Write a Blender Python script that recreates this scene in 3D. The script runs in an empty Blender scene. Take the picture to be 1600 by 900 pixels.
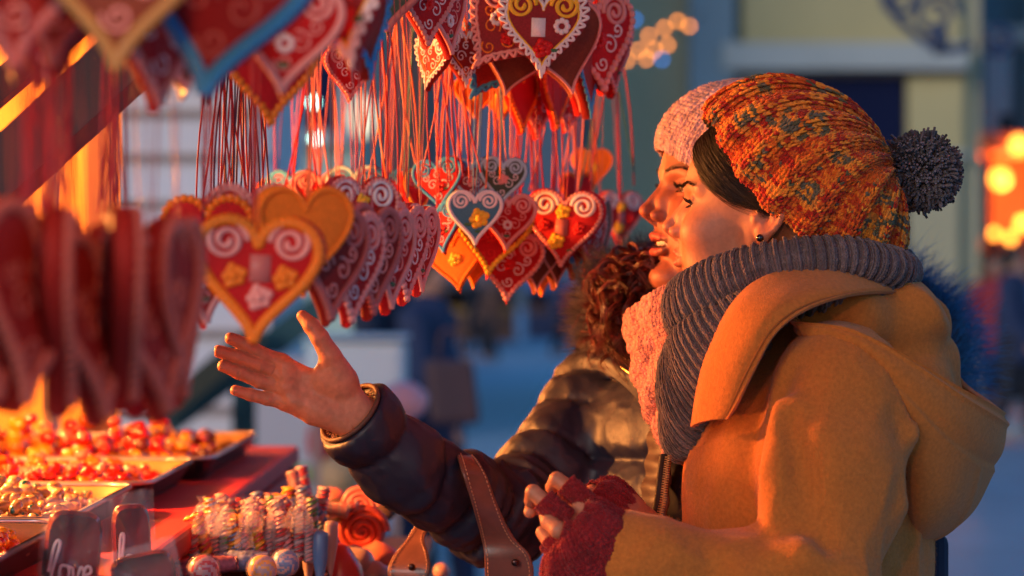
import bpy, bmesh, math, random
import numpy as np
from mathutils import Vector, Matrix
random.seed(7); RNG = np.random.default_rng(11)
R = math.radians
SC = bpy.context.scene
# ---------------------------------------------------------------- camera
FPX = 4444.4; CAMZ = 1.42
cam_d = bpy.data.cameras.new('camera'); cam = bpy.data.objects.new('camera', cam_d); SC.collection.objects.link(cam)
cam.location = (0, 0, CAMZ); cam.rotation_euler = (R(90), 0, 0)
cam_d.lens = 100; cam_d.sensor_width = 36; cam_d.clip_start = .05; cam_d.clip_end = 2000
cam_d.dof.use_dof = True; cam_d.dof.focus_distance = 3.03; cam_d.dof.aperture_fstop = 4.6
SC.camera = cam
# ---------------------------------------------------------------- sky and sun (dusk)
world = bpy.data.worlds.new('World'); SC.world = world; world.use_nodes = True
wn = world.node_tree; wn.nodes.clear()
wo = wn.nodes.new('ShaderNodeOutputWorld'); wb = wn.nodes.new('ShaderNodeBackground'); sk = wn.nodes.new('ShaderNodeTexSky')
sk.sky_type = 'NISHITA'; sk.sun_disc = False; sk.sun_elevation = R(7); sk.sun_rotation = R(215); sk.air_density = 1.6; sk.dust_density = .6; sk.ozone_density = 6
tint = wn.nodes.new('ShaderNodeMixRGB'); tint.blend_type = 'MULTIPLY'; tint.inputs[0].default_value = 1; tint.inputs[2].default_value = (.72, .86, 1.0, 1)
wn.links.new(sk.outputs[0], tint.inputs[1]); wn.links.new(tint.outputs[0], wb.inputs[0]); wn.links.new(wb.outputs[0], wo.inputs[0])
wb.inputs[1].default_value = .108
sun_d = bpy.data.lights.new('sun', 'SUN'); sun_d.energy = .35; sun_d.angle = R(20); sun_d.color = (1, .88, .80)
sun = bpy.data.objects.new('sun', sun_d); SC.collection.objects.link(sun)
sun.rotation_euler = Vector((math.sin(R(215)) * -1, math.cos(R(215)) * -1, -.35)).to_track_quat('-Z', 'Y').to_euler()
SC.view_settings.view_transform = 'Standard'; SC.view_settings.look = 'None'; SC.view_settings.exposure = 1.78; SC.view_settings.gamma = 1
SC.cycles.use_denoising = True; SC.cycles.max_bounces = 6; SC.cycles.transparent_max_bounces = 12; SC.cycles.use_adaptive_sampling = True
try: SC.cycles.sample_clamp_indirect = 4
except Exception: pass
# warm stall lamps, one of them an added fill (their housings are modelled with the stall)
def lamp_light(name, loc, power, size, color=(1, .33, .07), shape='SPHERE', aim=None, spread=None):
    if shape == 'AREA':
        d = bpy.data.lights.new(name, 'AREA'); d.shape = 'RECTANGLE'; d.size = size[0]; d.size_y = size[1]
    else:
        d = bpy.data.lights.new(name, 'POINT'); d.shadow_soft_size = size
    d.energy = power; d.color = color
    o = bpy.data.objects.new(name, d); SC.collection.objects.link(o); o.location = loc
    if aim is not None: o.rotation_euler = (Vector(aim) - Vector(loc)).to_track_quat('-Z', 'Y').to_euler()
    return o
# ---------------------------------------------------------------- helpers
def W(px, py, D):
    """a point of the photograph's 1600x900 frame, D metres away from the camera, as a place in the world"""
    return np.array([(px - 800) / FPX * D, D, CAMZ + (450 - py) / FPX * D])
def srgb(h):
    h = h.lstrip('#'); c = [int(h[i:i + 2], 16) / 255 for i in (0, 2, 4)]
    return tuple(x / 12.92 if x <= .04045 else ((x + .055) / 1.055) ** 2.4 for x in c) + (1,)
MATS = {}
def mat(name, col=(.5, .5, .5, 1), rough=.6, metal=0, attr=None, bump=0, bscale=200, noise=0, nscale=20, sheen=0, sss=0, sssr=None,
        emit=None, estr=0, trans=0, alpha=1, coat=0, spec=.5, bdist=.001, detail=4, stretch=None, wave=None):
    if name in MATS: return MATS[name]
    m = bpy.data.materials.new(name); m.use_nodes = True; nt = m.node_tree; b = nt.nodes['Principled BSDF']
    N = nt.nodes.new; L = nt.links.new
    if len(col) == 3: col = tuple(col) + (1,)
    b.inputs['Base Color'].default_value = col; b.inputs['Roughness'].default_value = rough; b.inputs['Metallic'].default_value = metal
    b.inputs['Specular IOR Level'].default_value = spec; b.inputs['Coat Weight'].default_value = coat
    b.inputs['Sheen Weight'].default_value = sheen; b.inputs['Sheen Roughness'].default_value = .5
    b.inputs['Transmission Weight'].default_value = trans; b.inputs['Alpha'].default_value = alpha
    if sss:
        b.inputs['Subsurface Weight'].default_value = sss; b.inputs['Subsurface Radius'].default_value = sssr or (1, .35, .2); b.inputs['Subsurface Scale'].default_value = .006
    csock = None
    if attr:
        a = N('ShaderNodeAttribute'); a.attribute_name = attr; csock = a.outputs['Color']
    tc = None
    if bump or noise or wave:
        tc = N('ShaderNodeTexCoord'); src = tc.outputs['Object']
        if stretch:
            mp = N('ShaderNodeMapping'); mp.inputs['Scale'].default_value = stretch; L(src, mp.inputs[0]); src = mp.outputs[0]
    if noise:
        n = N('ShaderNodeTexNoise'); n.inputs['Scale'].default_value = nscale; n.inputs['Detail'].default_value = detail; L(src, n.inputs['Vector'])
        mr = N('ShaderNodeMapRange'); mr.inputs[1].default_value = .25; mr.inputs[2].default_value = .75; mr.inputs[3].default_value = 1 - noise; mr.inputs[4].default_value = 1 + noise; L(n.outputs['Fac'], mr.inputs[0])
        mx = N('ShaderNodeMixRGB'); mx.blend_type = 'MULTIPLY'; mx.inputs[0].default_value = 1
        if csock: L(csock, mx.inputs[1])
        else: mx.inputs[1].default_value = col
        L(mr.outputs[0], mx.inputs[2]); csock = mx.outputs[0]
    if csock: L(csock, b.inputs['Base Color'])
    if bump or wave:
        n = N('ShaderNodeTexNoise'); n.inputs['Scale'].default_value = bscale; n.inputs['Detail'].default_value = 3; L(src, n.inputs['Vector'])
        bp = N('ShaderNodeBump'); bp.inputs['Strength'].default_value = bump or .5; bp.inputs['Distance'].default_value = bdist; L(n.outputs['Fac'], bp.inputs['Height']); L(bp.outputs[0], b.inputs['Normal'])
    if emit: b.inputs['Emission Color'].default_value = tuple(emit)[:3] + (1,); b.inputs['Emission Strength'].default_value = estr
    MATS[name] = m; return m
def link(o, parent=None):
    SC.collection.objects.link(o)
    if parent is not None: o.parent = parent
    return o
def tag(o, label=None, cat=None, group=None, kind=None):
    for k, v in (('label', label), ('category', cat), ('group', group), ('kind', kind)):
        if v: o[k] = v
    return o
def empty(name, loc, label=None, cat=None, group=None):
    o = bpy.data.objects.new(name, None); o.location = loc; o.empty_display_size = .05; SC.collection.objects.link(o)
    return tag(o, label, cat, group)
def mesh_obj(name, V, F, m, parent=None, smooth=True, cols=None, local=True):
    """V in world coordinates; when there is a parent (an unrotated Empty) they are stored relative to it"""
    V = np.asarray(V, float)
    if parent is not None and local:
        q = parent
        while q is not None: V = V - np.array(q.location); q = q.parent
    me = bpy.data.meshes.new(name)
    V = V.astype(np.float32)
    if isinstance(F, np.ndarray):
        n, k = F.shape
        me.vertices.add(len(V)); me.vertices.foreach_set('co', V.ravel())
        me.loops.add(n * k); me.loops.foreach_set('vertex_index', F.astype(np.int32).ravel())
        me.polygons.add(n); me.polygons.foreach_set('loop_start', np.arange(0, n * k, k, dtype=np.int32))
        me.polygons.foreach_set('loop_total', np.full(n, k, np.int32)); me.update(calc_edges=True)
    else:
        me.from_pydata(V.tolist(), [], F); me.update()
    if smooth: me.polygons.foreach_set('use_smooth', np.ones(len(me.polygons), bool))
    if cols is not None:
        a = me.color_attributes.new('col', 'FLOAT_COLOR', 'POINT'); c = np.ones((len(V), 4), np.float32); c[:, :3] = np.asarray(cols)[:, :3]; a.data.foreach_set('color', c.ravel())
    if m is not None:
        for mm in (m if isinstance(m, (list, tuple)) else [m]): me.materials.append(mm)
    o = bpy.data.objects.new(name, me); link(o, parent); return o
class MB:
    """collects pieces of one mesh"""
    def __init__(s): s.V = []; s.F = []; s.n = 0; s.C = []
    def add(s, V, F, col=None):
        V = np.asarray(V, float); s.V.append(V); s.F += [tuple(int(i) + s.n for i in f) for f in F]; s.n += len(V)
        c = np.ones((len(V), 3)) if col is None else (np.tile(np.asarray(col)[:3], (len(V), 1)) if np.ndim(col) == 1 else np.asarray(col)[:, :3]); s.C.append(c)
        return s
    def obj(s, name, m, parent=None, smooth=True, cols=False, local=True):
        return mesh_obj(name, np.vstack(s.V), s.F, m, parent, smooth, np.vstack(s.C) if cols else None, local)
def gridF(nu, nv, cu=False, cv=False):
    a = np.arange(nu * nv).reshape(nu, nv)
    if cu: a = np.vstack([a, a[:1]])
    if cv: a = np.hstack([a, a[:, :1]])
    return np.stack([a[:-1, :-1], a[1:, :-1], a[1:, 1:], a[:-1, 1:]], -1).reshape(-1, 4)
def nrm(v): v = np.asarray(v, float); return v / (np.linalg.norm(v, axis=-1, keepdims=True) + 1e-12)
def bez(P, n):
    """Catmull-Rom through the rows of P (last axis may be any width), n samples"""
    P = np.asarray(P, float); k = len(P); t = np.linspace(0, k - 1, n); i = np.clip(t.astype(int), 0, k - 2); u = (t - i)[:, None]
    sh = P.shape; Q = P.reshape(k, -1); g = lambda j: Q[np.clip(j, 0, k - 1)]
    a = np.where((i - 1 < 0)[:, None], 2 * Q[0] - Q[1], g(i - 1)); d = np.where((i + 2 > k - 1)[:, None], 2 * Q[-1] - Q[-2], g(i + 2)); b = g(i); c = g(i + 1)
    r = .5 * ((2 * b) + (c - a) * u + (2 * a - 5 * b + 4 * c - d) * u ** 2 + (3 * b - a - 3 * c + d) * u ** 3)
    return r.reshape((n,) + sh[1:])
def frames(C, up=(0, 0, 1)):
    C = np.asarray(C, float); T = nrm(np.gradient(C, axis=0)); U = np.tile(np.asarray(up, float), (len(C), 1))
    A = nrm(np.cross(T, U)); 
    for i in range(1, len(C)):   # keep from flipping
        if np.dot(A[i], A[i - 1]) < 0: A[i] = -A[i]
    B = nrm(np.cross(A, T)); return T, A, B
def tube(C, r, ns=6, flat=1, up=(0, 0, 1), caps=True):
    C = np.asarray(C, float); n = len(C); r = np.broadcast_to(np.asarray(r, float), (n,)); T, A, B = frames(C, up)
    a = np.arange(ns) * 2 * np.pi / ns
    V = C[:, None] + r[:, None, None] * (np.cos(a)[None, :, None] * A[:, None] + flat * np.sin(a)[None, :, None] * B[:, None])
    F = [tuple(f) for f in gridF(n, ns, cv=True)]
    if caps: F += [tuple(range(ns))[::-1], tuple(range((n - 1) * ns, n * ns))]
    return V.reshape(-1, 3), F
def box(c, s, rz=0):
    x, y, z = np.array(s) / 2; V = np.array([(i * x, j * y, k * z) for i in (-1, 1) for j in (-1, 1) for k in (-1, 1)], float)
    if rz: cc, ss = math.cos(rz), math.sin(rz); V = V @ np.array([[cc, ss, 0], [-ss, cc, 0], [0, 0, 1]])
    return V + np.array(c), [(0, 1, 3, 2), (4, 6, 7, 5), (0, 4, 5, 1), (2, 3, 7, 6), (0, 2, 6, 4), (1, 5, 7, 3)]
def bar(a, b, w, h, up=(0, 0, 1)):
    a = np.array(a, float); b = np.array(b, float); T = nrm(b - a); A = nrm(np.cross(T, up)); B = np.cross(A, T)
    V = np.array([p + i * A * w / 2 + j * B * h / 2 for p in (a, b) for i, j in ((-1, -1), (1, -1), (1, 1), (-1, 1))])
    return V, [(3, 2, 1, 0), (4, 5, 6, 7), (0, 1, 5, 4), (1, 2, 6, 5), (2, 3, 7, 6), (3, 0, 4, 7)]
def ball(c, r, nu=12, nv=8):
    r = np.broadcast_to(np.asarray(r, float), (3,)); th = np.linspace(0, np.pi, nv + 1)[1:-1]; ph = np.arange(nu) * 2 * np.pi / nu
    V = [(0, 0, 1)] + [(math.sin(t) * math.cos(p), math.sin(t) * math.sin(p), math.cos(t)) for t in th for p in ph] + [(0, 0, -1)]
    F = [(0, 1 + i, 1 + (i + 1) % nu) for i in range(nu)]
    for j in range(nv - 2):
        for i in range(nu): a = 1 + j * nu + i; b = 1 + j * nu + (i + 1) % nu; F.append((a, a + nu, b + nu, b))
    l = len(V) - 1; F += [(l, l - nu + (i + 1) % nu, l - nu + i) for i in range(nu)]
    return np.array(V) * r + np.array(c), F
def bevel(o, w=.003, seg=2):
    m = o.modifiers.new('bevel', 'BEVEL'); m.width = w; m.segments = seg; m.limit_method = 'ANGLE'; return o
def fix_normals(me):
    bm = bmesh.new(); bm.from_mesh(me); bmesh.ops.recalc_face_normals(bm, faces=bm.faces); bm.to_mesh(me); bm.free()
# value noise, numpy
_G = RNG.random((32, 32, 32)).astype(np.float32)
def vnoise(P, s=1.):
    P = np.asarray(P, np.float32) * s; i = np.floor(P).astype(int); f = P - i; f = f * f * (3 - 2 * f); r = 0
    for dx in (0, 1):
        for dy in (0, 1):
            for dz in (0, 1):
                w = (f[..., 0] if dx else 1 - f[..., 0]) * (f[..., 1] if dy else 1 - f[..., 1]) * (f[..., 2] if dz else 1 - f[..., 2])
                r = r + w * _G[(i[..., 0] + dx) % 32, (i[..., 1] + dy) % 32, (i[..., 2] + dz) % 32]
    return r * 2 - 1
def ridged(P, s, st=None):
    P = np.asarray(P) if st is None else np.asarray(P) @ np.asarray(st, np.float32)
    return 1 - np.minimum(1, np.abs(vnoise(P, s)) * 2.6)
def stretch_to(a, k):
    """matrix that shrinks coordinates along a by k: noise then runs in long folds along a"""
    a = nrm(np.array(a, float)); return (np.eye(3) - (1 - k) * np.outer(a, a)).astype(np.float32)
# ---------------------------------------------------------------- signed distance shapes, metres
def s_ell(P, c, r, M=None):
    q = P - np.asarray(c, np.float32)
    if M is not None: q = q @ np.asarray(M, np.float32)       # columns of M are the ellipsoid's axes
    r = np.asarray(r, np.float32); k0 = np.sqrt(((q / r) ** 2).sum(-1)); k1 = np.sqrt(((q / r ** 2) ** 2).sum(-1)) + 1e-9
    return k0 * (k0 - 1) / k1
def s_cap(P, a, b, ra, rb=None, flat=None):
    rb = ra if rb is None else rb; a = np.asarray(a, np.float32); b = np.asarray(b, np.float32); pa = P - a; ba = b - a
    h = np.clip((pa @ ba) / (ba @ ba), 0, 1); q = pa - h[..., None] * ba
    if flat is not None:
        ax = np.asarray(flat[0], np.float32); q = q + (q @ ax)[..., None] * ax * (1 / flat[1] - 1)
    return np.sqrt((q ** 2).sum(-1)) - (ra + (rb - ra) * h)
def smin(a, b, k): h = np.clip(.5 + .5 * (b - a) / k, 0, 1); return b + (a - b) * h - k * h * (1 - h)
def smax(a, b, k): return -smin(-a, -b, k)
def s_path(P, pts, rad, k=0):
    d = None
    for i in range(len(pts) - 1):
        e = s_cap(P, pts[i], pts[i + 1], rad[i], rad[i + 1]); d = e if d is None else (smin(d, e, k) if k else np.minimum(d, e))
    return d
def sdf_mesh(f, lo, hi, h, pad=1.5):
    """surface of f(P)=0 inside a box: coarse pass, then the fine cells near the surface, polygonised by OpenVDB"""
    import openvdb as vdb
    lo = np.array(lo, float); n = np.ceil((np.array(hi) - lo) / h).astype(int); K = 4; n = (n + K - 1) // K * K; nc = n // K
    ci = np.stack(np.meshgrid(*[np.arange(m) for m in nc], indexing='ij'), -1)
    dc = f((lo + (ci * K + (K - 1) / 2) * h).astype(np.float32)).astype(np.float32)
    big = K * h * pad
    A = np.repeat(np.repeat(np.repeat(np.clip(dc, -big, big), K, 0), K, 1), K, 2)
    near = np.argwhere(np.abs(dc) < big)
    off = np.stack(np.meshgrid(*[np.arange(K)] * 3, indexing='ij'), -1).reshape(-1, 3)
    for s in range(0, len(near), 20000):
        idx = (near[s:s + 20000, None] * K + off).reshape(-1, 3)
        A[idx[:, 0], idx[:, 1], idx[:, 2]] = f((lo + idx * h).astype(np.float32))
    A = np.pad(A, 1, constant_values=big)
    g = vdb.FloatGrid(float(big)); g.copyFromArray(A.astype(np.float32))
    pts, quads = g.convertToQuads(isovalue=0.0)
    return (pts - 1) * h + lo, quads.astype(np.int32)
def basis(yaw, pitch=0, roll=0):
    """columns: forward (0 = towards -X, + = turned to the camera), left, up"""
    f = np.array([-math.cos(yaw), -math.sin(yaw), 0]); l = np.array([math.sin(yaw), -math.cos(yaw), 0]); u = np.array([0, 0, 1.])
    l = np.cross(u, f)
    f2 = f * math.cos(pitch) + u * math.sin(pitch); u2 = u * math.cos(pitch) - f * math.sin(pitch)
    l2 = l * math.cos(roll) + u2 * math.sin(roll); u3 = u2 * math.cos(roll) - l * math.sin(roll)
    return np.stack([f2, l2, u3], 1)
def to_local(P, H, B, s=1.): return (P - np.asarray(H, np.float32)) @ np.asarray(B, np.float32) / s
def Wp(L): return np.array([W(*p) for p in L])
def ringloft(rows, nu, nv, closed_end=True):
    """rows of rings (Tx,Ty,Bx,By,D,halfdepth,qx,qy): image-plane axis T-B, half width along the view; a smooth closed-ring surface, (nu,nv,3)"""
    Rr = bez(np.array(rows, float), nv); u = np.linspace(0, 2 * np.pi, nu, endpoint=False)[:, None]
    T = np.stack([(Rr[:, 0]), Rr[:, 1]], -1); Bt = np.stack([Rr[:, 2], Rr[:, 3]], -1); D = Rr[:, 4]; w = Rr[:, 5]; q = Rr[:, 6:8]
    c = (T + Bt) / 2; a = (T - Bt) / 2; s2 = np.sin(u) ** 2
    p = c[None] + a[None] * np.cos(u)[..., None] + q[None] * s2[..., None]; Dd = D[None] - w[None] * np.sin(u)
    return np.stack([(p[..., 0] - 800) / FPX * D, Dd, CAMZ + (450 - p[..., 1]) / FPX * D], -1)
def surf_sampler(G, cu=False, cv=False):
    nu, nv = G.shape[:2]
    du = (np.roll(G, -1, 0) - np.roll(G, 1, 0)) if cu else np.gradient(G, axis=0); dv = (np.roll(G, -1, 1) - np.roll(G, 1, 1)) if cv else np.gradient(G, axis=1)
    Nn = nrm(np.cross(du, dv))
    def S(u, v):
        x = np.asarray(u) * (nu if cu else nu - 1); y = np.asarray(v) * (nv if cv else nv - 1)
        i = np.floor(x).astype(int); j = np.floor(y).astype(int)
        if not cu: i = np.clip(i, 0, nu - 2)
        if not cv: j = np.clip(j, 0, nv - 2)
        fx = (x - i)[..., None]; fy = (y - j)[..., None]; I = lambda A, a, b: A[a % nu, b % nv]
        L = lambda A: I(A, i, j) * (1 - fx) * (1 - fy) + I(A, i + 1, j) * fx * (1 - fy) + I(A, i, j + 1) * (1 - fx) * fy + I(A, i + 1, j + 1) * fx * fy
        return L(G), nrm(L(Nn))
    return S
def knit(name, G, cols, rows, color, m, parent, cu=False, cv=False, out=1, rib=0, ribamp=.0, thick=.42, transpose=False, fuzz=0, base=True, wild=.12, seed=1, puff=.6, purl=True):
    """knitted cloth over a sampled surface G(nu,nv,3): every stitch is a V of two yarn lobes. Columns count along u, rows along v."""
    rg = np.random.default_rng(seed)
    if transpose: G = G.transpose(1, 0, 2); cu, cv = cv, cu
    S = surf_sampler(G, cu, cv)
    i, j = np.meshgrid(np.arange(cols), np.arange(rows), indexing='ij'); i = i.ravel(); j = j.ravel(); n = len(i)
    # lobe centre line in stitch units
    t = np.linspace(0, 1, 5); lu0 = np.array([.02, .16, .30, .42, .46]); lv = np.array([-.28, .05, .42, .82, 1.12]); rad = np.array([.45, .9, 1., .9, .5])
    ns = 5; a = np.arange(ns) * 2 * np.pi / ns; Vs = []; Cs = []
    cl = np.asarray(color((i + .5) / cols, (j + .5) / rows, i, j, rg))
    phase = (i % rib) / rib * 2 * np.pi if rib else np.zeros(n)
    low = (np.cos(phase) < -.1) if rib else np.zeros(n, bool)
    for sgn in (-1, 1):
        jit = rg.normal(0, wild, (n, 2))
        uu = (i[:, None] + .5 + sgn * lu0[None] + jit[:, :1] * .6); vv = (j[:, None] + lv[None] + jit[:, 1:] * .6)
        if cu is False: uu = np.clip(uu, .02, cols - .02)
        if cv is False: vv = np.clip(vv, .02, rows - .02)
        P, Nn = S(uu / cols, vv / rows); Nn = Nn * out
        wd, _ = S((uu + .5) / cols, vv / rows); wid = np.linalg.norm(wd - P, axis=-1) * 2; wid = np.clip(wid, 0, .03)
        r = wid * thick * .5 * rad[None] * (1 + rg.normal(0, .12, (n, 1)))
        lift = (wid * (.25 + .30 * np.sin(np.pi * t))[None] * puff + ribamp * np.cos(phase)[:, None] + rg.normal(0, .0003, (n, 1)))
        P = P + Nn * lift[..., None]
        T = nrm(np.gradient(P, axis=1)); A = nrm(np.cross(T, Nn)); Bn = np.cross(A, T)
        V = P[:, :, None] + r[:, :, None, None] * (np.cos(a)[None, None, :, None] * A[:, :, None] + np.sin(a)[None, None, :, None] * Bn[:, :, None])
        Vs.append(V.reshape(n, -1, 3)); Cs.append(np.repeat(cl[:, None] * (1 + rg.normal(0, .10, (n, 1, 1))), 5 * ns, 1))
    V = np.concatenate(Vs).reshape(-1, 3); C = np.clip(np.concatenate(Cs).reshape(-1, 3), 0, 1)
    f = gridF(5, ns, cv=True); F = (f[None] + (np.arange(2 * n) * 5 * ns)[:, None, None]).reshape(-1, 4)
    if base:
        nu, nv = G.shape[:2]; up = np.arange(nu) / (nu if cu else nu - 1); vp = np.arange(nv) / (nv if cv else nv - 1); UU, VV = np.meshgrid(up, vp, indexing='ij')
        P, Nn = S(UU, VV); ph = ((UU * cols) % rib / rib * 2 * np.pi) if rib else 0 * UU
        P = P + Nn * out * (ribamp * np.cos(ph) - .0004)[..., None]
        cb = np.asarray(color(UU.ravel(), VV.ravel(), (UU * cols).astype(int).ravel(), (VV * rows).astype(int).ravel(), rg)) * .75
        F = np.vstack([F, gridF(nu, nv, cu, cv) + len(V)]); V = np.vstack([V, P.reshape(-1, 3)]); C = np.vstack([C, cb])
    if fuzz:
        uu = rg.random(fuzz); vv = rg.random(fuzz); P, Nn = S(uu, vv); ci = np.asarray(color(uu, vv, (uu * cols).astype(int), (vv * rows).astype(int), rg)) * 1.15
        d = nrm(Nn * out * .8 + rg.normal(0, .55, (fuzz, 3))); d2 = nrm(d + rg.normal(0, .6, (fuzz, 3))); ln = rg.uniform(.002, .007, (fuzz, 1)); P = P + Nn * out * .001
        side = nrm(np.cross(d, rg.normal(0, 1, (fuzz, 3)))) * .00016
        A = np.stack([P - side, P + side, P + d * ln * .55 + side, P + d * ln * .55 - side, P + d * ln * .55 + d2 * ln * .5], 1)
        k = len(V); b = (np.arange(fuzz) * 5 + k)[:, None]; F = np.vstack([F, b + [[0, 1, 2, 3]], b + [[3, 2, 4, 4]]]); V = np.vstack([V, A.reshape(-1, 3)]); C = np.vstack([C, np.clip(np.repeat(ci, 5, 0), 0, 1)])
        o = mesh_obj(name, V, [tuple(x) if x[2] != x[3] else tuple(x[:3]) for x in F.tolist()], m, parent, cols=C); return o
    return mesh_obj(name, V, F, m, parent, cols=C)
def strands(name, paths, rad, m, parent, col=None, ns=3, jitcol=.25, seed=3):
    """paths (n,k,3): one hair each, tapering"""
    rg = np.random.default_rng(seed); paths = np.asarray(paths, float); n, k = paths.shape[:2]; T = nrm(np.gradient(paths, axis=1)); ref = nrm(rg.normal(0, 1, (n, 1, 3))); A = nrm(np.cross(T, ref)); B = np.cross(A, T)
    tp = np.interp(np.linspace(0, 1, k), [0, .6, 1], [1, .85, .15]); a = np.arange(ns) * 2 * np.pi / ns; rr = (np.asarray(rad) * np.ones(n))[:, None] * tp[None]
    V = paths[:, :, None] + rr[:, :, None, None] * (np.cos(a)[None, None, :, None] * A[:, :, None] + np.sin(a)[None, None, :, None] * B[:, :, None])
    f = gridF(k, ns, cv=True); F = (f[None] + (np.arange(n) * k * ns)[:, None, None]).reshape(-1, 4)
    C = None
    if col is not None:
        c = np.asarray(col, float); c = np.tile(c, (n, 1)) if c.ndim == 1 else c; C = np.repeat(np.clip(c * (1 + rg.normal(0, jitcol, (n, 1))), 0, 1), k * ns, 0)
    return mesh_obj(name, V.reshape(-1, 3), F, m, parent, cols=C)
def fur(name, roots, dirs, length, m, parent, col, rad=.0003, k=5, wild=.35, droop=.3, seed=5):
    rg = np.random.default_rng(seed); n = len(roots); d = nrm(dirs + rg.normal(0, wild, (n, 3))); bend = rg.normal(0, .35, (n, 3)) + np.array([0, 0, -droop]); L = (np.asarray(length) * rg.uniform(.55, 1.15, n))[:, None, None]; t = np.linspace(0, 1, k)[None, :, None]
    P = roots[:, None] + d[:, None] * t * L + bend[:, None] * (t ** 2) * L * .45
    return strands(name, P, rad, m, parent, col, seed=seed)
def project(P, f, off, it=7):
    """walk points onto the surface f=off"""
    P = np.array(P, float); e = 1e-3
    for _ in range(it):
        d = f(P.astype(np.float32)) - off; g = np.stack([f((P + e * np.eye(3)[k]).astype(np.float32)) - f((P - e * np.eye(3)[k]).astype(np.float32)) for k in range(3)], -1) / (2 * e)
        P = P - (d / np.maximum((g ** 2).sum(-1), .2))[..., None] * g
    return P
def patch(ctrl, nu, nv):
    """smooth surface through a grid of (px,py,D) control points"""
    G = np.array([[W(*p) for p in row] for row in ctrl]); G = bez(G, nu); return bez(G.transpose(1, 0, 2), nv).transpose(1, 0, 2)
def sheet(name, G, t, m, parent, disp=None, round_=.0, cols=None):
    """thick cloth sheet from a sampled grid"""
    nu, nv = G.shape[:2]; Nn = nrm(np.cross(np.gradient(G, axis=0), np.gradient(G, axis=1)))
    if np.mean(Nn[..., 1]) > 0: Nn = -Nn
    P = G if disp is None else G + Nn * disp[..., None]
    V = np.vstack([(P + Nn * t / 2).reshape(-1, 3), (P - Nn * t / 2).reshape(-1, 3)]); F = gridF(nu, nv); K = nu * nv
    a = np.arange(K).reshape(nu, nv); rim = np.concatenate([a[:, 0], a[-1, 1:], a[-2::-1, -1], a[0, -2:0:-1]]); r2 = np.roll(rim, -1)
    Fs = np.vstack([F[:, ::-1], F + K, np.stack([rim, r2, r2 + K, rim + K], 1)])
    o = mesh_obj(name, V, Fs, m, parent, cols=cols)
    b = o.modifiers.new('edge', 'BEVEL'); b.width = t * .35; b.segments = 2; b.limit_method = 'ANGLE'; b.angle_limit = R(50); return o
def seam(path, r=.0012, ns=5): return tube(path, r, ns)
# ================================================================ THE PLACE
def B(name, c, s, m, parent=None, rz=0, bv=0):
    V, F = box(c, s, rz); o = mesh_obj(name, V, F, m, parent, smooth=False)
    if bv: bevel(o, bv)
    return o
def pxbox(name, x0, y0, x1, y1, D, depth, m, parent=None, bv=0):
    """a real box whose front face, D metres away, covers the given rectangle"""
    a = W(x0, y1, D); b = W(x1, y0, D); return B(name, ((a[0] + b[0]) / 2, D + depth / 2, (a[2] + b[2]) / 2), (b[0] - a[0], depth, b[2] - a[2]), m, parent, bv=bv)
PAVE = mat('paving', (.25, .31, .375, 1), rough=.5, noise=.16, nscale=1.3, bump=.4, bscale=9, bdist=.01, spec=.6)
V = [(-160, -20, 0), (160, -20, 0), (160, 400, 0), (-160, 400, 0)]; g = mesh_obj('street', V, [(0, 1, 2, 3)], PAVE, smooth=False); tag(g, kind='structure')
SETT = mat('kerb_stone', (.26, .27, .29, 1), rough=.7, noise=.2, nscale=4)
k = B('pavement', (16.5, 34, .06), (24, 14, .12), SETT, bv=.02); tag(k, kind='structure')
CREAM = mat('cream_render', (.46, .40, .25, 1), rough=.9, noise=.08, nscale=.8); CREAM2 = mat('ochre_panel', (.50, .41, .20, 1), rough=.85, noise=.10, nscale=.7)
BAND = mat('grey_stone', (.40, .42, .40, 1), rough=.85, noise=.12, nscale=1.2); NAVY = mat('dark_glass', (.008, .012, .045, 1), rough=.8, spec=.1); TEALW = mat('blue_grey_render', (.20, .28, .33, 1), rough=.9, noise=.1, nscale=.6)
MAROON = mat('maroon_paint', (.115, .022, .036, 1), rough=.7, noise=.15, nscale=1); PURP = mat('dusk_render', (.17, .165, .20, 1), rough=.9, noise=.15, nscale=.5)
def windows(par, xs, zs, D, w, h, fm, gm):
    for x in xs:
        for z in zs:
            f = MB(); 
            for c, s in (((x, D - .03, z + h / 2 + .05), (w + .2, .16, .1)), ((x, D - .05, z - h / 2 - .06), (w + .3, .22, .12)), ((x - w / 2 - .05, D - .03, z), (.1, .16, h)), ((x + w / 2 + .05, D - .03, z), (.1, .16, h)), ((x, D - .02, z), (.06, .10, h))): f.add(*box(c, s))
            wf = f.obj('window', fm, par, smooth=False); B('pane', (x, D + .01, z), (w, .03, h), gm, wf)
# cream house on the far side, right
D = 32.; b = empty('house', (3, D, 0), 'cream and ochre house with a grey stone band above a dark shop opening', 'building')
pxb = lambda *a, **k: pxbox(*a, parent=b, **k)
B('wall', (3.12, D + 4.2, 5.5), (4.35, 8, 11), CREAM, b)
B('roof', (3.12, D + 4.2, 11.3), (4.5, 8.8, .6), mat('roof_slate', (.08, .07, .08, 1), rough=.8), b)
pxb('sign_panel', 1160, -60, 1500, 66, D, .20, CREAM2); pxb('stone_band', 1130, 66, 1512, 108, D - .28, .5, BAND); pxb('cornice', 1130, 109, 1512, 119, D - .05, .3, mat('cornice_brown', (.14, .11, .08, 1), rough=.8))
pxb('shop_opening', 1228, 119, 1412, 640, D, .12, NAVY); pxb('pillar', 1418, 120, 1506, 235, D - .03, .16, CREAM2); pxb('plinth', 1412, 236, 1512, 244, D - .06, .2, BAND); pxb('pillar', 1420, 245, 1498, 560, D - .03, .16, CREAM)
pxb('pilaster', 1078, -300, 1148, 640, D - .20, .35, TEALW); pxb('lintel', 1152, 122, 1226, 640, D, .1, BAND)
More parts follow.
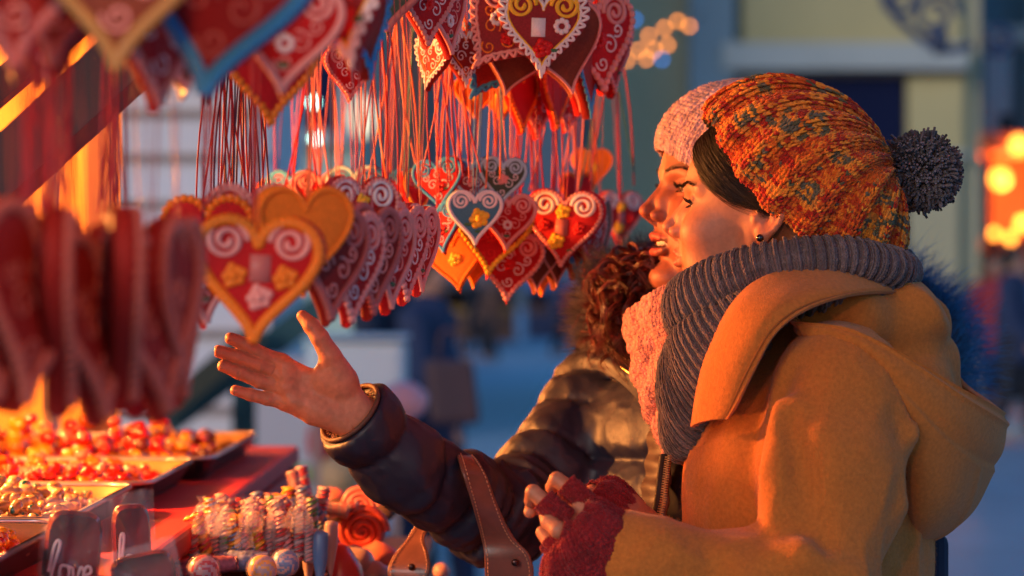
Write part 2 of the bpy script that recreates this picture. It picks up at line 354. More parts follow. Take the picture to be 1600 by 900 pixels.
windows(b, (2.6, 4.2), (6.4, 9.2), D + .19, 1.1, 1.7, BAND, NAVY)
# blue-grey house at the right edge
D = 38.; b2 = empty('house', (9.5, D, 0), 'blue-grey house wall at the right edge behind the lit stall', 'building')
B('wall', (11.2, D + 3, 6), (8.6, 6, 12), TEALW, b2); pxbox('stone_band', 1538, 40, 1760, 70, D - .1, .3, BAND, b2); pxbox('pilaster', 1540, 72, 1580, 700, D - .08, .2, mat('pale_blue', (.30, .38, .46, 1), rough=.9), b2)
windows(b2, (8.6, 11.2), (3.6, 7.0), D - .02, 1.2, 1.7, PURP, NAVY); B('roof', (11.2, D + 3, 12.3), (9.2, 6.6, .6), MATS['roof_slate'], b2)
# maroon shop front and the dusky house in the middle
D = 34.; b3 = empty('house', (.5, D, 0), 'dusky house with a maroon shop front between the hanging hearts and the pink beanie', 'building')
pxbox('wall', 945, -1600, 1085, 640, D, 8, PURP, b3); pxbox('shop_front', 1000, 95, 1084, 640, D - .2, .3, MAROON, b3); pxbox('shop_sign', 965, -40, 1104, 24, D - .5, .3, mat('pink_white_sign', (.62, .50, .52, 1), rough=.8), b3); pxbox('fascia', 960, 26, 1090, 92, D - .1, .2, mat('fascia_brown', (.07, .045, .04, 1), rough=.7), b3)
pxbox('blue_panel', 1035, 135, 1080, 180, D - .26, .05, mat('blue_poster', (.10, .16, .34, 1), rough=.6), b3)
pxbox('pale_panel', 905, 140, 985, 330, D - .1, .1, mat('pale_steel', (.22, .27, .33, 1), rough=.7), b3); pxbox('doorway', 960, 200, 1030, 460, D - .14, .1, NAVY, b3); windows(b3, (1.6,), (5.4, 8.6), D - .02, .7, 1.8, BAND, NAVY)
B('roof', (1.65, D + 4, 14.2), (1.4, 8.4, .5), MATS['roof_slate'], b3)
# far row closing the street
D = 190.; b4 = empty('house_row', (0, D, 0), 'long dark row of houses closing the street far away', 'building')
FARM = [mat('far_slate', (.07, .08, .13, 1), rough=.9), mat('far_brown', (.12, .08, .06, 1), rough=.9), mat('far_teal', (.08, .12, .16, 1), rough=.9)]
for i in range(11): B('wall', (-42 + i * 8.5, D + 5 + (i % 3) * .6, 9 + (i * 7 % 4)), (8.3, 9, 18 + (i * 7 % 4) * 2), FARM[i % 3], b4)
FARM_ = mat('slate_wall', (.10, .11, .16, 1), rough=.9)
D = 26.; b5 = empty('house', (-8, D, 0), 'pale green rendered house on the left seen between the ribbons', 'building')
PG = mat('pale_green_render', (.42, .50, .40, 1), rough=.9, noise=.1, nscale=.5)
B('wall', (-7.0, D + 4, 5.5), (11.2, 8, 11), PG, b5); windows(b5, (-3.6, -2.0), (3.6, 6.8), D - .02, .8, 1.5, BAND, NAVY); B('roof', (-7.0, D + 4, 11.3), (11.6, 8.6, .6), MATS['roof_slate'], b5)
b6 = empty('house', (-4, 60, 0), 'dark umber and slate house further down the street, between the ribbons', 'building'); pxbox('wall', 560, -500, 668, 560, 60, 10, mat('umber', (.09, .06, .055, 1), rough=.85), b6); pxbox('wall', 640, -200, 790, 520, 95, 10, FARM_, b6)
# white boarded market hut across the lane
D = 13.; h1 = empty('market_hut', (-1.9, D, 0), 'white boarded market hut with brown battens behind the left ribbons', 'market hut')
WHITE = mat('white_boards', (.74, .64, .64, 1), rough=.8, noise=.05, nscale=3); BATT = mat('batten', (.36, .24, .20, 1), rough=.8)
a = W(150, 900, D); c = W(418, 0, D); B('wall', ((a[0] + c[0]) / 2, D + 1.2, 1.3), (c[0] - a[0], 2.2, 2.6), WHITE, h1); B('roof', ((a[0] + c[0]) / 2, D + 1.1, 2.72), (c[0] - a[0] + .3, 2.9, .2), MATS['roof_slate'], h1)
for y in (176, 245, 318, 410, 520, 640): pxbox('batten', 170, y - 5, 410, y + 5, D + .06, .05, BATT, h1)
for x in (396,): pxbox('upright', x - 6, -10, x + 6, 900, D + .075, .035, mat('batten_pale', (.50, .36, .37, 1), rough=.8), h1)
TEALP = mat('dark_teal_paint', (.008, .055, .060, 1), rough=.6)
pxbox('corner_post', 362, 545, 404, 1100, D - .35, .14, TEALP, h1)
V, F = bar(W(250, 668, 12.4), W(560, 436, 12.4), .07, .12); mesh_obj('roof_brace', V, F, TEALP, h1, smooth=False)
V, F = bar(W(240, 655, 12.2), W(405, 520, 12.2), .10, .10); mesh_obj('roof_brace', V, F, mat('olive_dark', (.030, .028, .014, 1), rough=.7), h1, smooth=False)
# second pale hut with goods
D = 11.5; h2_ = empty('market_hut', (-1.0, D, 0), 'pale pink-grey hut counter with red and yellow goods behind the outstretched hand', 'market hut')
pxbox('counter', 400, 560, 505, 900, D, .7, mat('pale_pinkgrey', (.50, .42, .42, 1), rough=.8), h2_); pxbox('side_board', 506, 690, 585, 900, D + .2, .5, mat('grey_mauve', (.26, .24, .30, 1), rough=.8), h2_)
def lump(name, px, py, D, r, m, par, sx=1, sz=1):
    V, F = ball((0, 0, 0), 1, 24, 16); V = V * (1 + .10 * vnoise(V + px, 2.2))[:, None] * np.array((r * sx, r, r * sz)) + W(px, py, D); return mesh_obj(name, V, F, m, par)
def tl(o, l, c, g=None): return tag(o, l, c, g)
GOODR = mat('red_goods', (.42, .015, .02, 1), rough=.6); tl(lump('cloth_bundle', 502, 690, 11.2, .075, GOODR, None, .8, 1.2), 'red cloth bundle on the pale hut counter under the hand', 'bundle')
tl(lump('cloth_bundle', 462, 742, 11.1, .075, mat('lime_goods', (.36, .44, .12, 1), rough=.6), None, 1.3, .6), 'lime green bundle low on the pale hut counter', 'bundle')
tl(lump('cloth_bundle', 528, 745, 11.1, .09, mat('tan_goods', (.50, .27, .12, 1), rough=.7), None, 1.0, .9), 'tan bundle beside the lime green one at the hut', 'bundle')
# white crate, walker in navy with a brown bag
D = 10.; wb_ = empty('display_case', (W(560, 560, D)[0], D, 0), 'bright white display case standing behind the outstretched thumb and cuff', 'case')
WP = mat('white_panel', (.60, .66, .67, 1), rough=.5); pxbox('case', 478, 533, 632, 628, D, .35, WP, wb_, bv=.03); pxbox('leg', 488, 628, 500, 1040, D + .02, .04, BATT, wb_); pxbox('leg', 612, 628, 624, 1040, D + .02, .04, BATT, wb_)
pxbox('lid', 474, 524, 636, 532, D - .02, .39, mat('white_lid', (.42, .50, .56, 1), rough=.4), wb_, bv=.01)
def figure(px, feet, D, hgt, cols, label, yaw=0, group=None, stride=.12, bag=False, seed=0):
    """a standing or walking passer-by: one body surface, coat, trousers and hair as its clothing"""
    c = W(px, feet, D); c[2] = 0; e = empty('person', tuple(c), label, 'person', group); s = hgt / 1.72; Bm = basis(R(yaw)); rg = random.Random(seed)
    loc = lambda P: to_local(P, c, Bm, s)
    def body(P):
        Q = loc(P); S = Q.copy(); S[..., 1] = np.abs(S[..., 1]); d = s_ell(Q, (.01, 0, 1.60), (.095, .075, .115)); d = smin(d, s_cap(Q, (-.01, 0, 1.52), (-.02, 0, 1.42), .05), .03); d = smin(d, s_ell(Q, (0, 0, 1.20), (.10, .16, .25)), .05); d = smin(d, s_ell(Q, (.105, 0, 1.585), (.02, .012, .02)), .012)
        for sg in (-1, 1):
            d = smin(d, s_path(Q, [(0, .09 * sg, .92), (.05 + stride * sg * .6, .09 * sg, .50), (-.02 + stride * sg * 1.5, .09 * sg, .08)], [.085, .058, .04], .02), .03); d = smin(d, s_cap(Q, (stride * sg * 1.5 - .03, .09 * sg, .05), (stride * sg * 1.5 + .14, .09 * sg, .035), .04, .03), .02)
            d = smin(d, s_path(Q, [(0, .19 * sg, 1.38), (-.05 - stride * sg, .24 * sg, 1.12), (.10 - stride * sg, .22 * sg, .90)], [.05, .042, .034], .02), .03)
            for f in range(4): d = smin(d, s_cap(Q, (.10 - stride * sg, .22 * sg, .89), (.12 - stride * sg + .012 * f, .215 * sg, .80 + .006 * f), .012, .009), .006)
        return d * s
    def coat(P):
        Q = loc(P); d = s_path(Q, [(0, 0, 1.42), (0, 0, 1.15), (0, 0, .80)], [.11, .155, .185], .05)
        d = smin(d, s_path(Q, [(0, -.17, 1.38), (0, .17, 1.38)], [.075, .075]), .05)
        for sg in (-1, 1): d = smin(d, s_path(Q, [(0, .19 * sg, 1.38), (-.05 - stride * sg, .25 * sg, 1.12), (.085 - stride * sg, .225 * sg, .92)], [.075, .065, .055], .02), .02)
        return (smax(d, .70 - Q[..., 2], .02) + .006 * vnoise(Q, 12.)) * s
    def trou(P):
        Q = loc(P); d = None
        for sg in (-1, 1):
            e_ = s_path(Q, [(0, .09 * sg, .92), (.05 + stride * sg * .6, .09 * sg, .50), (-.02 + stride * sg * 1.5, .09 * sg, .12)], [.105, .078, .062], .02); d = e_ if d is None else smin(d, e_, .03)
        return (smax(d, Q[..., 2] - .95, .02) + .004 * vnoise(Q, 14.)) * s
    def hair(P):
        Q = loc(P); d = smax(s_ell(Q, (-.01, 0, 1.625), (.108, .088, .118)), Q[..., 0] - .055 + (Q[..., 2] - 1.62) * -.3, .02); return (d + .006 * vnoise(Q, 40.)) * s
    lo = c - (.5 * s, .5 * s, .02); hi = c + (.5 * s, .5 * s, 1.8 * s); h = .014
    for nm, f, m in (('body', body, mat('passer_skin', (.42, .20, .13, 1), rough=.5)), ('coat', coat, cols[0]), ('trousers', trou, cols[1]), ('hair', hair, cols[2])):
        V, F = sdf_mesh(f, lo, hi, h); mesh_obj(nm, V, F, m, e)
    return e
cm = lambda n, c: mat(n, c + (1,), rough=.8)
CN = cm('cloth_navy', (.018, .028, .075)); CK = cm('cloth_black', (.012, .012, .020)); CR = cm('cloth_red', (.30, .02, .03)); CBn = cm('cloth_brown', (.10, .045, .03)); CBl = cm('cloth_blue', (.08, .14, .30)); CG = cm('cloth_grey', (.16, .16, .18)); HB = cm('hair_brown', (.03, .018, .012))
figure(668, 880, 12.6, 1.58, (CN, CN, HB), 'walker in a navy coat and trousers beside the white display case', yaw=160, seed=1)
figure(604, 880, 13.2, 1.66, (cm('coat_ink', (.012, .016, .04)), CK, HB), 'companion in an ink-black coat just left of the navy-coated walker', yaw=150, seed=2)
bg = empty('shopping_bag', tuple(W(706, 665, 12.0)), 'brown bag hanging from the hand of the navy-coated walker', 'bag')
LB = mat('bag_brown', (.085, .035, .035, 1), rough=.6); V, F = box(W(706, 612, 12.0), (.21, .10, .27), .2); V[:, 0] += (V[:, 2] - V[:, 2].mean()) * -.12; o = mesh_obj('bag_body', V, F, LB, bg, smooth=False); bevel(o, .03, 3)
V, F = tube(bez(Wp([(684, 562, 12), (690, 520, 12), (712, 520, 12), (724, 560, 12)]), 20), .008, 6); mesh_obj('handle', V, F, LB, bg)
tl(lump('candy_floss', 632, 626, 9.0, .062, mat('pink_floss', (.70, .42, .46, 1), rough=.9), None, 1.2), 'pale pink candy floss ball just above the navy sleeve', 'candy floss')
# crowd far right
cr = [(1478, 632, 34, 1.68, (CBn, CK, HB), 'person in a brown coat far down the street, just right of the blue fur'), (1502, 640, 33, 1.74, (CK, CK, HB), 'person in black further right of the brown coat'), (1528, 628, 35, 1.66, (CBl, CN, HB), 'person in a mid-blue coat in the far crowd'), (1555, 655, 30, 1.75, (CR, CK, HB), 'person in a red coat below the lit stall'),
      (1584, 690, 26, 1.78, (CN, CK, HB), 'person in navy nearest in the crowd at the right edge'), (1540, 612, 39, 1.7, (CG, CN, HB), 'person in grey behind the red coat'), (1460, 612, 39, 1.7, (CN, CN, HB), 'person in dark navy half behind the blue fur'), (1600, 640, 33, 1.7, (CBl, CK, HB), 'person in blue cut by the right edge'),
      (742, 560, 57, 1.7, (CK, CK, HB), 'tiny dark walker far down the street left of centre'), (768, 562, 56, 1.7, (CBn, CK, HB), 'tiny walker in brown far down the street'), (872, 556, 60, 1.7, (CN, CK, HB), 'tiny navy walker far down the street, under the middle hearts'), (905, 560, 57, 1.7, (CR, CK, HB), 'tiny walker in dull red near the fur hood')]
for i, (px, ft, D, hh, cc, lb) in enumerate(cr): figure(px, ft, D, hh, cc, lb, yaw=[150, 30, 200, 80][i % 4], group='people in the far street', stride=.10, seed=i + 3)
# warm stall at the right edge
D = 35.; st = empty('market_stall', (W(1590, 450, D)[0], D, 0), 'copper-roofed stall glowing with warm lamps at the right edge', 'market stall')
COP = mat('copper_canopy', (.62, .16, .06, 1), rough=.55); WOODL = mat('stall_wood', (.34, .10, .04, 1), rough=.7, noise=.2, nscale=6)
pxbox('canopy', 1534, 206, 1720, 238, D - .4, 2.0, COP, st, bv=.05); pxbox('finial', 1562, 178, 1582, 206, D, .08, CK, st); pxbox('back_wall', 1546, 240, 1700, 620, D + 1.4, .08, WOODL, st); pxbox('shelf', 1540, 372, 1700, 392, D + .05, 1.2, WOODL, st); pxbox('post', 1540, 238, 1548, 628, D - .1, .05, CK, st); pxbox('counter', 1556, 520, 1700, 624, D, 1.2, cm('stall_maroon', (.10, .01, .015)), st)
GLOW = mat('warm_bulb', (1, .5, .1, 1), emit=(1, .28, .03), estr=2.4)
for i, (px, py, r) in enumerate([(1563, 279, .058), (1552, 366, .032), (1578, 374, .036), (1592, 226, .05), (1598, 350, .04)]):
    V, F = ball(W(px, py, D + .1 if py > 240 else D - .5), r * 2, 14, 10); mesh_obj('lamp', V, F, GLOW, st)
lamp_light('stall_glow', tuple(W(1580, 300, D + .2)), 50, .15, (1, .35, .08))
def far_hut(x0, x1, top, D, wall, roof, goods, lab):
    e = empty('market_hut', (W((x0 + x1) / 2, 450, D)[0], D, 0), lab, 'market hut', 'huts in the far street'); base = 450 + CAMZ / D * FPX; h = base - top
    pxbox('back_wall', x0, top + h * .12, x1, base, D + 1.3, .1, wall, e); pxbox('counter', x0, top + h * .58, x1, base, D, .5, wall, e); pxbox('side_wall', x0, top + h * .12, x0 + (x1 - x0) * .06, base, D + .2, 1.1, wall, e); pxbox('side_wall', x1 - (x1 - x0) * .06, top + h * .12, x1, base, D + .2, 1.1, wall, e)
    V, F = bar(W(x0 - 6, top + h * .10, D - .2), W(x1 + 6, top + h * .10, D - .2), .1, .12); a, b_ = W(x0 - 6, top + h * .12, D - .4), W(x1 + 6, top + h * .12, D - .4); r0, r1 = W(x0 - 6, top, D + .8), W(x1 + 6, top, D + .8); V = np.array([a, b_, r1, r0, a - (0, 0, .1), b_ - (0, 0, .1), r1 - (0, 0, .1), r0 - (0, 0, .1)]); mesh_obj('roof', V, [(0, 1, 2, 3), (7, 6, 5, 4), (0, 4, 5, 1), (1, 5, 6, 2), (2, 6, 7, 3), (3, 7, 4, 0)], roof, e, smooth=False)
    rg = random.Random(int(x0)); mb = MB()
    for k in range(9): V, F = ball((0, 0, 0), 1, 10, 8); p = W(x0 + (x1 - x0) * (.12 + .095 * k), top + h * .55, D + .2); mb.add(V * (.14, .14, rg.uniform(.1, .25)) + p, F)
    mb.obj('goods', goods, e)
far_hut(1424, 1486, 398, 42, CN, CBl, CBn, 'dark navy hut just right of the grey scarf, far off'); far_hut(1490, 1548, 372, 41, CBn, CK, GOODR, 'dark brown hut left of the glowing stall, far off'); far_hut(690, 806, 432, 75, CBn, MATS['roof_slate'], cm('goods_ochre', (.30, .16, .04)), 'brown hut under the middle hearts, far down the street'); far_hut(822, 930, 436, 80, CN, CBl, CBn, 'navy hut under the right end of the middle hearts, far off')
# lamp post with scrolled iron arm
D = 19.; lp = empty('street_lamp', (W(1520, 0, D)[0], D, 0), 'dark blue iron lamp post with a scrolled bracket, right of the cream house', 'street lamp'); IRON = mat('blue_iron', (.018, .035, .095, 1), rough=.5)
x = W(1520, 0, D)[0]; V, F = tube([(x, D, 0), (x, D, .3), (x, D, .35), (x, D, 3.2), (x, D, 4.2)], [.10, .10, .055, .045, .04], 12); mesh_obj('post', V, F, IRON, lp)
for sc_, cx, cz, ph in ((.16, 1462, 22, 0), (.13, 1408, -2, 2), (.11, 1560, 60, 4)):
    t = np.linspace(0, 1, 60)[:, None]; c = W(cx, cz, D); an = t * 9 + ph; V, F = tube(c + sc_ * (1 - .75 * t) * np.concatenate([np.cos(an), 0 * an, np.sin(an)], 1), .024, 8); mesh_obj('scroll', V, F, IRON, lp)
V, F = tube(bez(Wp([(1520, 70, D), (1480, 78, D), (1440, 60, D), (1395, 20, D), (1370, -30, D)]), 30), .028, 8); mesh_obj('bracket', V, F, IRON, lp); lump('lantern', 1466, 60, D, .085, cm('lantern_glass', (.05, .06, .10)), lp, .8, 1.3)
# string of warm bulbs in front of the maroon shop
D = 28.; sl = empty('string_lights', tuple(W(1030, 60, D)), 'string of warm and blue bulbs glowing between the hearts and the beanie', 'string lights')
bl = [(980, 94), (998, 78), (1010, 92), (1014, 56), (1022, 78), (1038, 44), (1043, 70), (1059, 33), (1077, 41)]
GW = mat('gold_bulb', (1, .6, .2, 1), emit=(1, .27, .03), estr=2.6); GBL = mat('blue_bulb', (.1, .4, 1, 1), emit=(.03, .25, .9), estr=1.2)
for p in bl: V, F = ball(W(*p, D), .022, 10, 8); mesh_obj('bulb', V, F, GW, sl)
for p in ((992, 31), (1034, 93)): V, F = ball(W(*p, D), .022, 10, 8); mesh_obj('bulb', V, F, GBL, sl)
V, F = tube(bez(Wp([(960, 100, D), (1000, 78, D), (1040, 55, D), (1080, 38, D), (1100, 20, D)]), 30), .006, 5); mesh_obj('cable', V, F, CK, sl)
# round cream lantern and two cool lamps beyond the ribbons
D = 15.; ln = empty('lantern', tuple(W(566, 180, D)), 'tall cream paper lantern seen between the ribbons left of centre', 'lantern')
V, F = ball(W(566, 182, D), (.075, .075, .115), 24, 16); mesh_obj('shade', V, F, mat('cream_lamp', (.8, .75, .6, 1), emit=(1, .86, .55), estr=.30), ln); V, F = tube([W(566, 150, D), W(566, -200, D)], .005, 5); mesh_obj('cord', V, F, CK, ln)
GP = mat('cool_bulb', (.6, 1, .9, 1), emit=(.45, 1, .85), estr=5)
for i, p in enumerate(((490, 160), (493, 216), (404, 312))):
    V, F = ball(W(*p, 24.), .024, 10, 8); tag(mesh_obj('lamp', V, F, GP), ['upper cool white lamp glimmering behind the ribbons', 'lower cool white lamp glimmering behind the ribbons', 'cool white lamp glinting just above the orange-rimmed heart'][i], 'lamp')
# ---------------------------------------------------------------- the sweet stall
stall = empty('sweet_stall', (-.9, 3.5, 0), 'wooden sweet stall with red counter and warm lit plank wall', 'market stall')
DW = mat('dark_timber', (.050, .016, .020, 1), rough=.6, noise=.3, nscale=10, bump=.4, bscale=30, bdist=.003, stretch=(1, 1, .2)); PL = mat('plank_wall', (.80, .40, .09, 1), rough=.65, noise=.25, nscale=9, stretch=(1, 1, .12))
RC = mat('red_counter', (.46, .008, .012, 1), rough=.6, noise=.15, nscale=8)
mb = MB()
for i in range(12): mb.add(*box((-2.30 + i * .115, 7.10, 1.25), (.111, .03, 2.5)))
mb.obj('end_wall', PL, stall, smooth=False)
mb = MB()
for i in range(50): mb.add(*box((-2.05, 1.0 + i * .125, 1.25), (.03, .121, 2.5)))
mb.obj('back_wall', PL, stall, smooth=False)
B('post', (-.955, 6.6, 1.25), (.060, .08, 2.5), mat('brown_post', (.13, .05, .045, 1), rough=.7), stall); B('post', (-.905, 5.6, 1.25), (.020, .06, 2.5), mat('grey_post', (.30, .25, .27, 1), rough=.7), stall)
V, F = bar(W(-190, 455, 2.75), W(330, -25, 2.75), .05, .105, (0, 1, 0)); o = mesh_obj('rafter', V, F, DW, stall, smooth=False)
V, F = bar(W(-190, 300, 3.1), W(230, -60, 3.1), .03, .035, (0, 1, 0)); o = mesh_obj('rafter', V, F, DW, stall, smooth=False)
B('counter_top', (-.73, 3.5, 1.130), (.72, 2.9, .03), RC, stall, bv=.006); B('counter_front', (-.385, 3.5, .94), (.025, 2.88, .34), RC, stall); B('counter_base', (-.80, 3.5, .40), (.80, 2.8, .72), DW, stall)
B('lower_shelf', (-.245, 3.35, 1.025), (.25, 2.1, .022), DW, stall, bv=.004)
B('roof', (-1.0, 4.0, 2.62), (2.5, 6.4, .05), DW, stall); V, F = bar((.62, .9, 2.34), (.62, 6.9, 2.34), .03, .03); mesh_obj('awning_rail', V, F, DW, stall, smooth=False)
V = [(.22, .85, 2.60), (.22, 7.0, 2.60), (.62, 7.0, 2.36), (.62, .85, 2.36), (.62, 7.0, 2.16), (.62, .85, 2.16)]; mesh_obj('awning', V, [(0, 1, 2, 3), (3, 2, 4, 5)], mat('awning_red', (.22, .02, .02, 1), rough=.9), stall, smooth=False)  # unseen awning, hung out over the customers to hold back skylight
# hanging rails above the picture
for i, x in enumerate((-.62, -.35, -.12, .10)):
    V, F = tube([(x, .9, 1.98), (x, 5.2, 1.98)], .008, 8); mesh_obj('rail', V, F, DW, stall)
# its lamps, plus one added fill: enamel shades on cords with warm bulbs
BULB = mat('stall_bulb', (1, .6, .3, 1), emit=(1, .42, .12), estr=12); SH = mat('enamel', (.05, .05, .05, 1), rough=.3, metal=.5)
LAMPS = [(.02, 1.12, 1.98, 4.5), (-1.00, 3.36, 1.60, 50), (-1.20, 4.35, 1.86, 9), (-1.45, 6.2, 1.9, 44)]  # first lamp is an added fill, out of view, warming the near hearts
for i, (x, y, z, p) in enumerate(LAMPS):
    e = empty('hanging_lamp', (x, y, z), ['enamel lamp on a cord under the near end of the awning', 'enamel lamp on a cord over the middle of the sweet trays', 'enamel lamp on a cord over the far sweet tray', 'enamel lamp on a cord lighting the plank wall'][i], 'lamp', 'hanging lamps of the sweet stall')
    a = np.linspace(0, 2 * np.pi, 24, endpoint=False); rr = [(.018, .10), (.03, .095), (.075, .05), (.095, .035)]; V = np.array([(r * math.cos(q) + x, r * math.sin(q) + y, z + h) for r, h in rr for q in a]); mesh_obj('lamp_shade', V, gridF(4, 24, cv=True), SH, e)
    V, F = ball((x, y, z), .028, 16, 12); mesh_obj('bulb', V, F, BULB, e); V, F = tube([(x, y, z + .1), (x, y, 2.6)], .004, 5); mesh_obj('cord', V, F, CK, e)
    lamp_light('bulb_light', (x, y, z - .06), p, .035)

# ================================================================ PEOPLE
EARP = bez([(0, 73, 6), (2, 74, 22), (-8, 78, 33), (-21, 82, 28), (-26, 82, 10), (-20, 79, -7), (-8, 74, -17)], 15).tolist(); EARR = bez([[3], [3.2], [3.4], [3.6], [3.4], [3], [4]], 15)[:, 0].tolist()
def head_sdf(Q, op=0., smile=0., chin=0.):
    """Q in metres in the head's own frame: x forward, y left, z up, origin between the ear canals"""
    mm = .001; P = Q / mm; S = P.copy(); S[..., 1] = np.abs(S[..., 1])
    E = lambda c, r, M=None, q=S: s_ell(q, c, r, M)
    C = lambda a, b, ra, rb=None, q=S: s_cap(q, a, b, ra, rb)
    d = E((-8, 0, 42), (97, 72, 88))
    d = smin(d, E((20, 0, 45), (71, 62, 62)), 14)
    d = smin(d, E((38, 0, -4), (51, 56, 62)), 20)                      # mid face
    d = smin(d, E((44, 0, -34), (50, 40, 34)), 16)                    # muzzle
    d = smin(d, E((75 + chin, 0, -76 - op), (18, 20, 16)), 20)               # chin
    d = smin(d, C((68, 12, -77 - op), (8, 43, -50 - op * .6), 13, 13), 14)  # jaw
    d = smin(d, C((8, 43, -50), (-2, 56, 0), 12, 13), 16)
    d = smin(d, E((43, 31, -42 - op * .5), (37, 27, 34)), 14)                # cheek fill
    d = smin(d, E((60, 40, -11), (27, 20, 22)), 17)                     # cheekbone
    d = smin(d, C((84, 10, 37), (68, 44, 36), 7, 7), 10)                # brow
    d = smax(d, -E((93, 31, 19), (17, 17, 11)), 9)                      # socket
    # throat and neck
    d = smin(d, s_path(P, [(28, 0, -68), (-12, 0, -98), (-28, 0, -190)], [30, 50, 57]), 16)
    # lids
    ld = E((68, 31, 19), (14.3, 14.3, 14.3))
    alm = s_ell(S, (84, 31.5, 18.5), (12, 13.5, 4.3), np.array([[1, 0, 0], [0, .99, .13], [0, -.13, .99]]))
    d = smin(d, smax(ld, -E((68, 31, 19), (11, 11, 11)), 1), 4)
    d = smin(d, C((80, 20, 26), (77, 43, 24.5), 2.6, 2.2), 3)             # upper lid fold
    d = smax(d, -alm, 1.2)
    # nose
    n = C((84, 0, 28), (108, 0, -6), 5.4, 5.0)
    n = smin(n, C((81, 6, 16), (92, 9, -10), 6, 7), 8)
    n = smin(n, E((88, 8, 0), (12, 9, 15)), 5)
    n = smin(n, E((108, 0, -10), (8, 7.5, 6.6)), 5)
    n = smin(n, E((96, 11.5, -14), (10, 6, 7)), 3.5)
    n = smin(n, C((108, 0, -14.5), (97, 0, -21), 3.6, 4.2), 3)
    d = smin(d, n, 6)
    d = smax(d, -E((102, 6, -19.8), (7, 2.9, 4.2)), 1.2)
    # mouth
    ex = smile
    up = s_path(S, [(96.5, 0, -36.9), (95.8, 4, -36.2), (92, 13, -38.2), (86.5, 19, -40.6 + ex * .4), (80 - ex, 24 + ex, -42.5 + ex)], [3.9, 3.8, 3.2, 2.4, 1.2], 3)
    lo = s_path(S, [(94.5 - op * .2, 0, -48.5 - op), (93 - op * .2, 8, -48.5 - op), (88, 16, -46.3 - op * .8), (79.5 - ex, 24 + ex, -43 + ex)], [4.7, 4.4, 3.3, 1.2], 3)
    d = smin(d, up, 5); d = smin(d, lo, 4.5)
    slit = s_path(S, [(96, 0, -42.6 - op * .5), (90, 12, -42.8 - op * .4 + ex * .2), (80 - ex, 23 + ex, -42.8 + ex)], [.8 + op * .52, .7 + op * .42, .5], 0)
    if op: slit = smin(slit, E((84, 0, -43 - op * .5), (9, 19 + ex, 1 + op * .6)), 2)
    d = smax(d, -slit, 1.2)
    d = smax(d, -C((93, 0, -25), (102, 0, -32), 2.0), 3.5)                # philtrum
    d = smax(d, -E((98, 0, -59 - op), (6.5, 20, 3.6)), 7)                    # under the lip
    # ears
    M = np.array([[.93, 0, -.25], [.0, 1, 0], [.25, 0, .97]]); M = M / np.linalg.norm(M, axis=0)
    T = np.array([[1, .35, 0], [-.35, 1, 0], [0, 0, 1]]); T = T / np.linalg.norm(T, axis=0)
    S = S - np.float32((-4, 0, 9))
    E = lambda c, r, M=None, q=S: s_ell(q, c, r, M)
    e = E((-10, 74, 6), (17, 4.2, 29), T @ M)
    e = smin(e, s_path(S, EARP, EARR, 1.5), 3)
    e = smin(e, E((-5, 72, -19), (7.5, 4.4, 9)), 5)
    e = smin(e, E((5, 70, 0), (4, 4, 6)), 3)
    e = smax(e, -E((-6, 79, 4), (8, 6, 12), T), 3); e = smax(e, -s_path(S, [(-2, 80, 22), (-14, 84, 24), (-19, 85, 8)], [2, 3, 2.5], 1), 2)
    d = smin(d, e, 3.5)
    return d * mm
def head_cols(Q, op=0., smile=0., base=(.48, .185, .10), lips=(.42, .07, .055)):
    P = Q / .001; S = P.copy(); S[:, 1] = np.abs(S[:, 1]); c = np.tile(np.array(base), (len(P), 1))
    n = vnoise(P, .09)[:, None] * .5 + vnoise(P, .25)[:, None] * .3; c = c * (1 + .10 * n)
    g = lambda ctr, r, k=1.: (np.exp(-(((S - ctr) / r) ** 2).sum(1)) * k)[:, None]
    mixc = lambda c, t, w: c * (1 - w) + np.array(t) * w
    red = np.array(base) * (1.1, .66, .62)
    c = mixc(c, red, g((70, 42, -18), (24, 20, 18), .55)); c = mixc(c, red, g((108, 0, -12), (10, 10, 9), .45)); c = mixc(c, red, g((-10, 78, 0), (18, 14, 30), .6))
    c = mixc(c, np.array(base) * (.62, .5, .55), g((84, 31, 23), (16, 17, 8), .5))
    # lips
    yy = S[:, 1]; zz = P[:, 2]; w = np.clip(1 - (yy / 25) ** 2, 0, 1)
    cy = np.clip(yy / 24, 0, 1) ** 2 * smile; zz = zz - cy
    zt = -42 + 8.9 * w ** .8 - 1.2 * np.exp(-(yy / 3) ** 2); zb = -43 - (10.6 + op) * w ** .7
    m = np.clip((zt - zz) / 1.2 + .5, 0, 1) * np.clip((zz - zb) / 1.6 + .5, 0, 1) * (P[:, 0] > 80) * (yy < 25)
    c = mixc(c, lips, (m * .92)[:, None])
    ins = (m > .3) & (np.abs(zz + 43.5 + op * .5) < 1.2 + op * .7) & (P[:, 0] < 93); c[ins] = c[ins] * .35
    # roots of the brows
    br = np.exp(-((zz - (36 + 5 * np.sin(np.clip((yy - 12) / 38, 0, 1) * 2.6))) / 2.1) ** 2) * (yy > 11) * (yy < 50) * (P[:, 0] > 55)
    c = mixc(c, (.045, .02, .013), (br * .55)[:, None])
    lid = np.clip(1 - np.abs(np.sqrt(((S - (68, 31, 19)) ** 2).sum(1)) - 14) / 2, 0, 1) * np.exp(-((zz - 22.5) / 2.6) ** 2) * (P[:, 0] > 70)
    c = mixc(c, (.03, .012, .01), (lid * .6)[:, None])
    return np.clip(c, 0, 1)
SKIN = mat('skin', attr='col', rough=.46, sss=.06, bump=.5, bscale=1100, bdist=.0006, noise=.12, nscale=170, spec=.4)
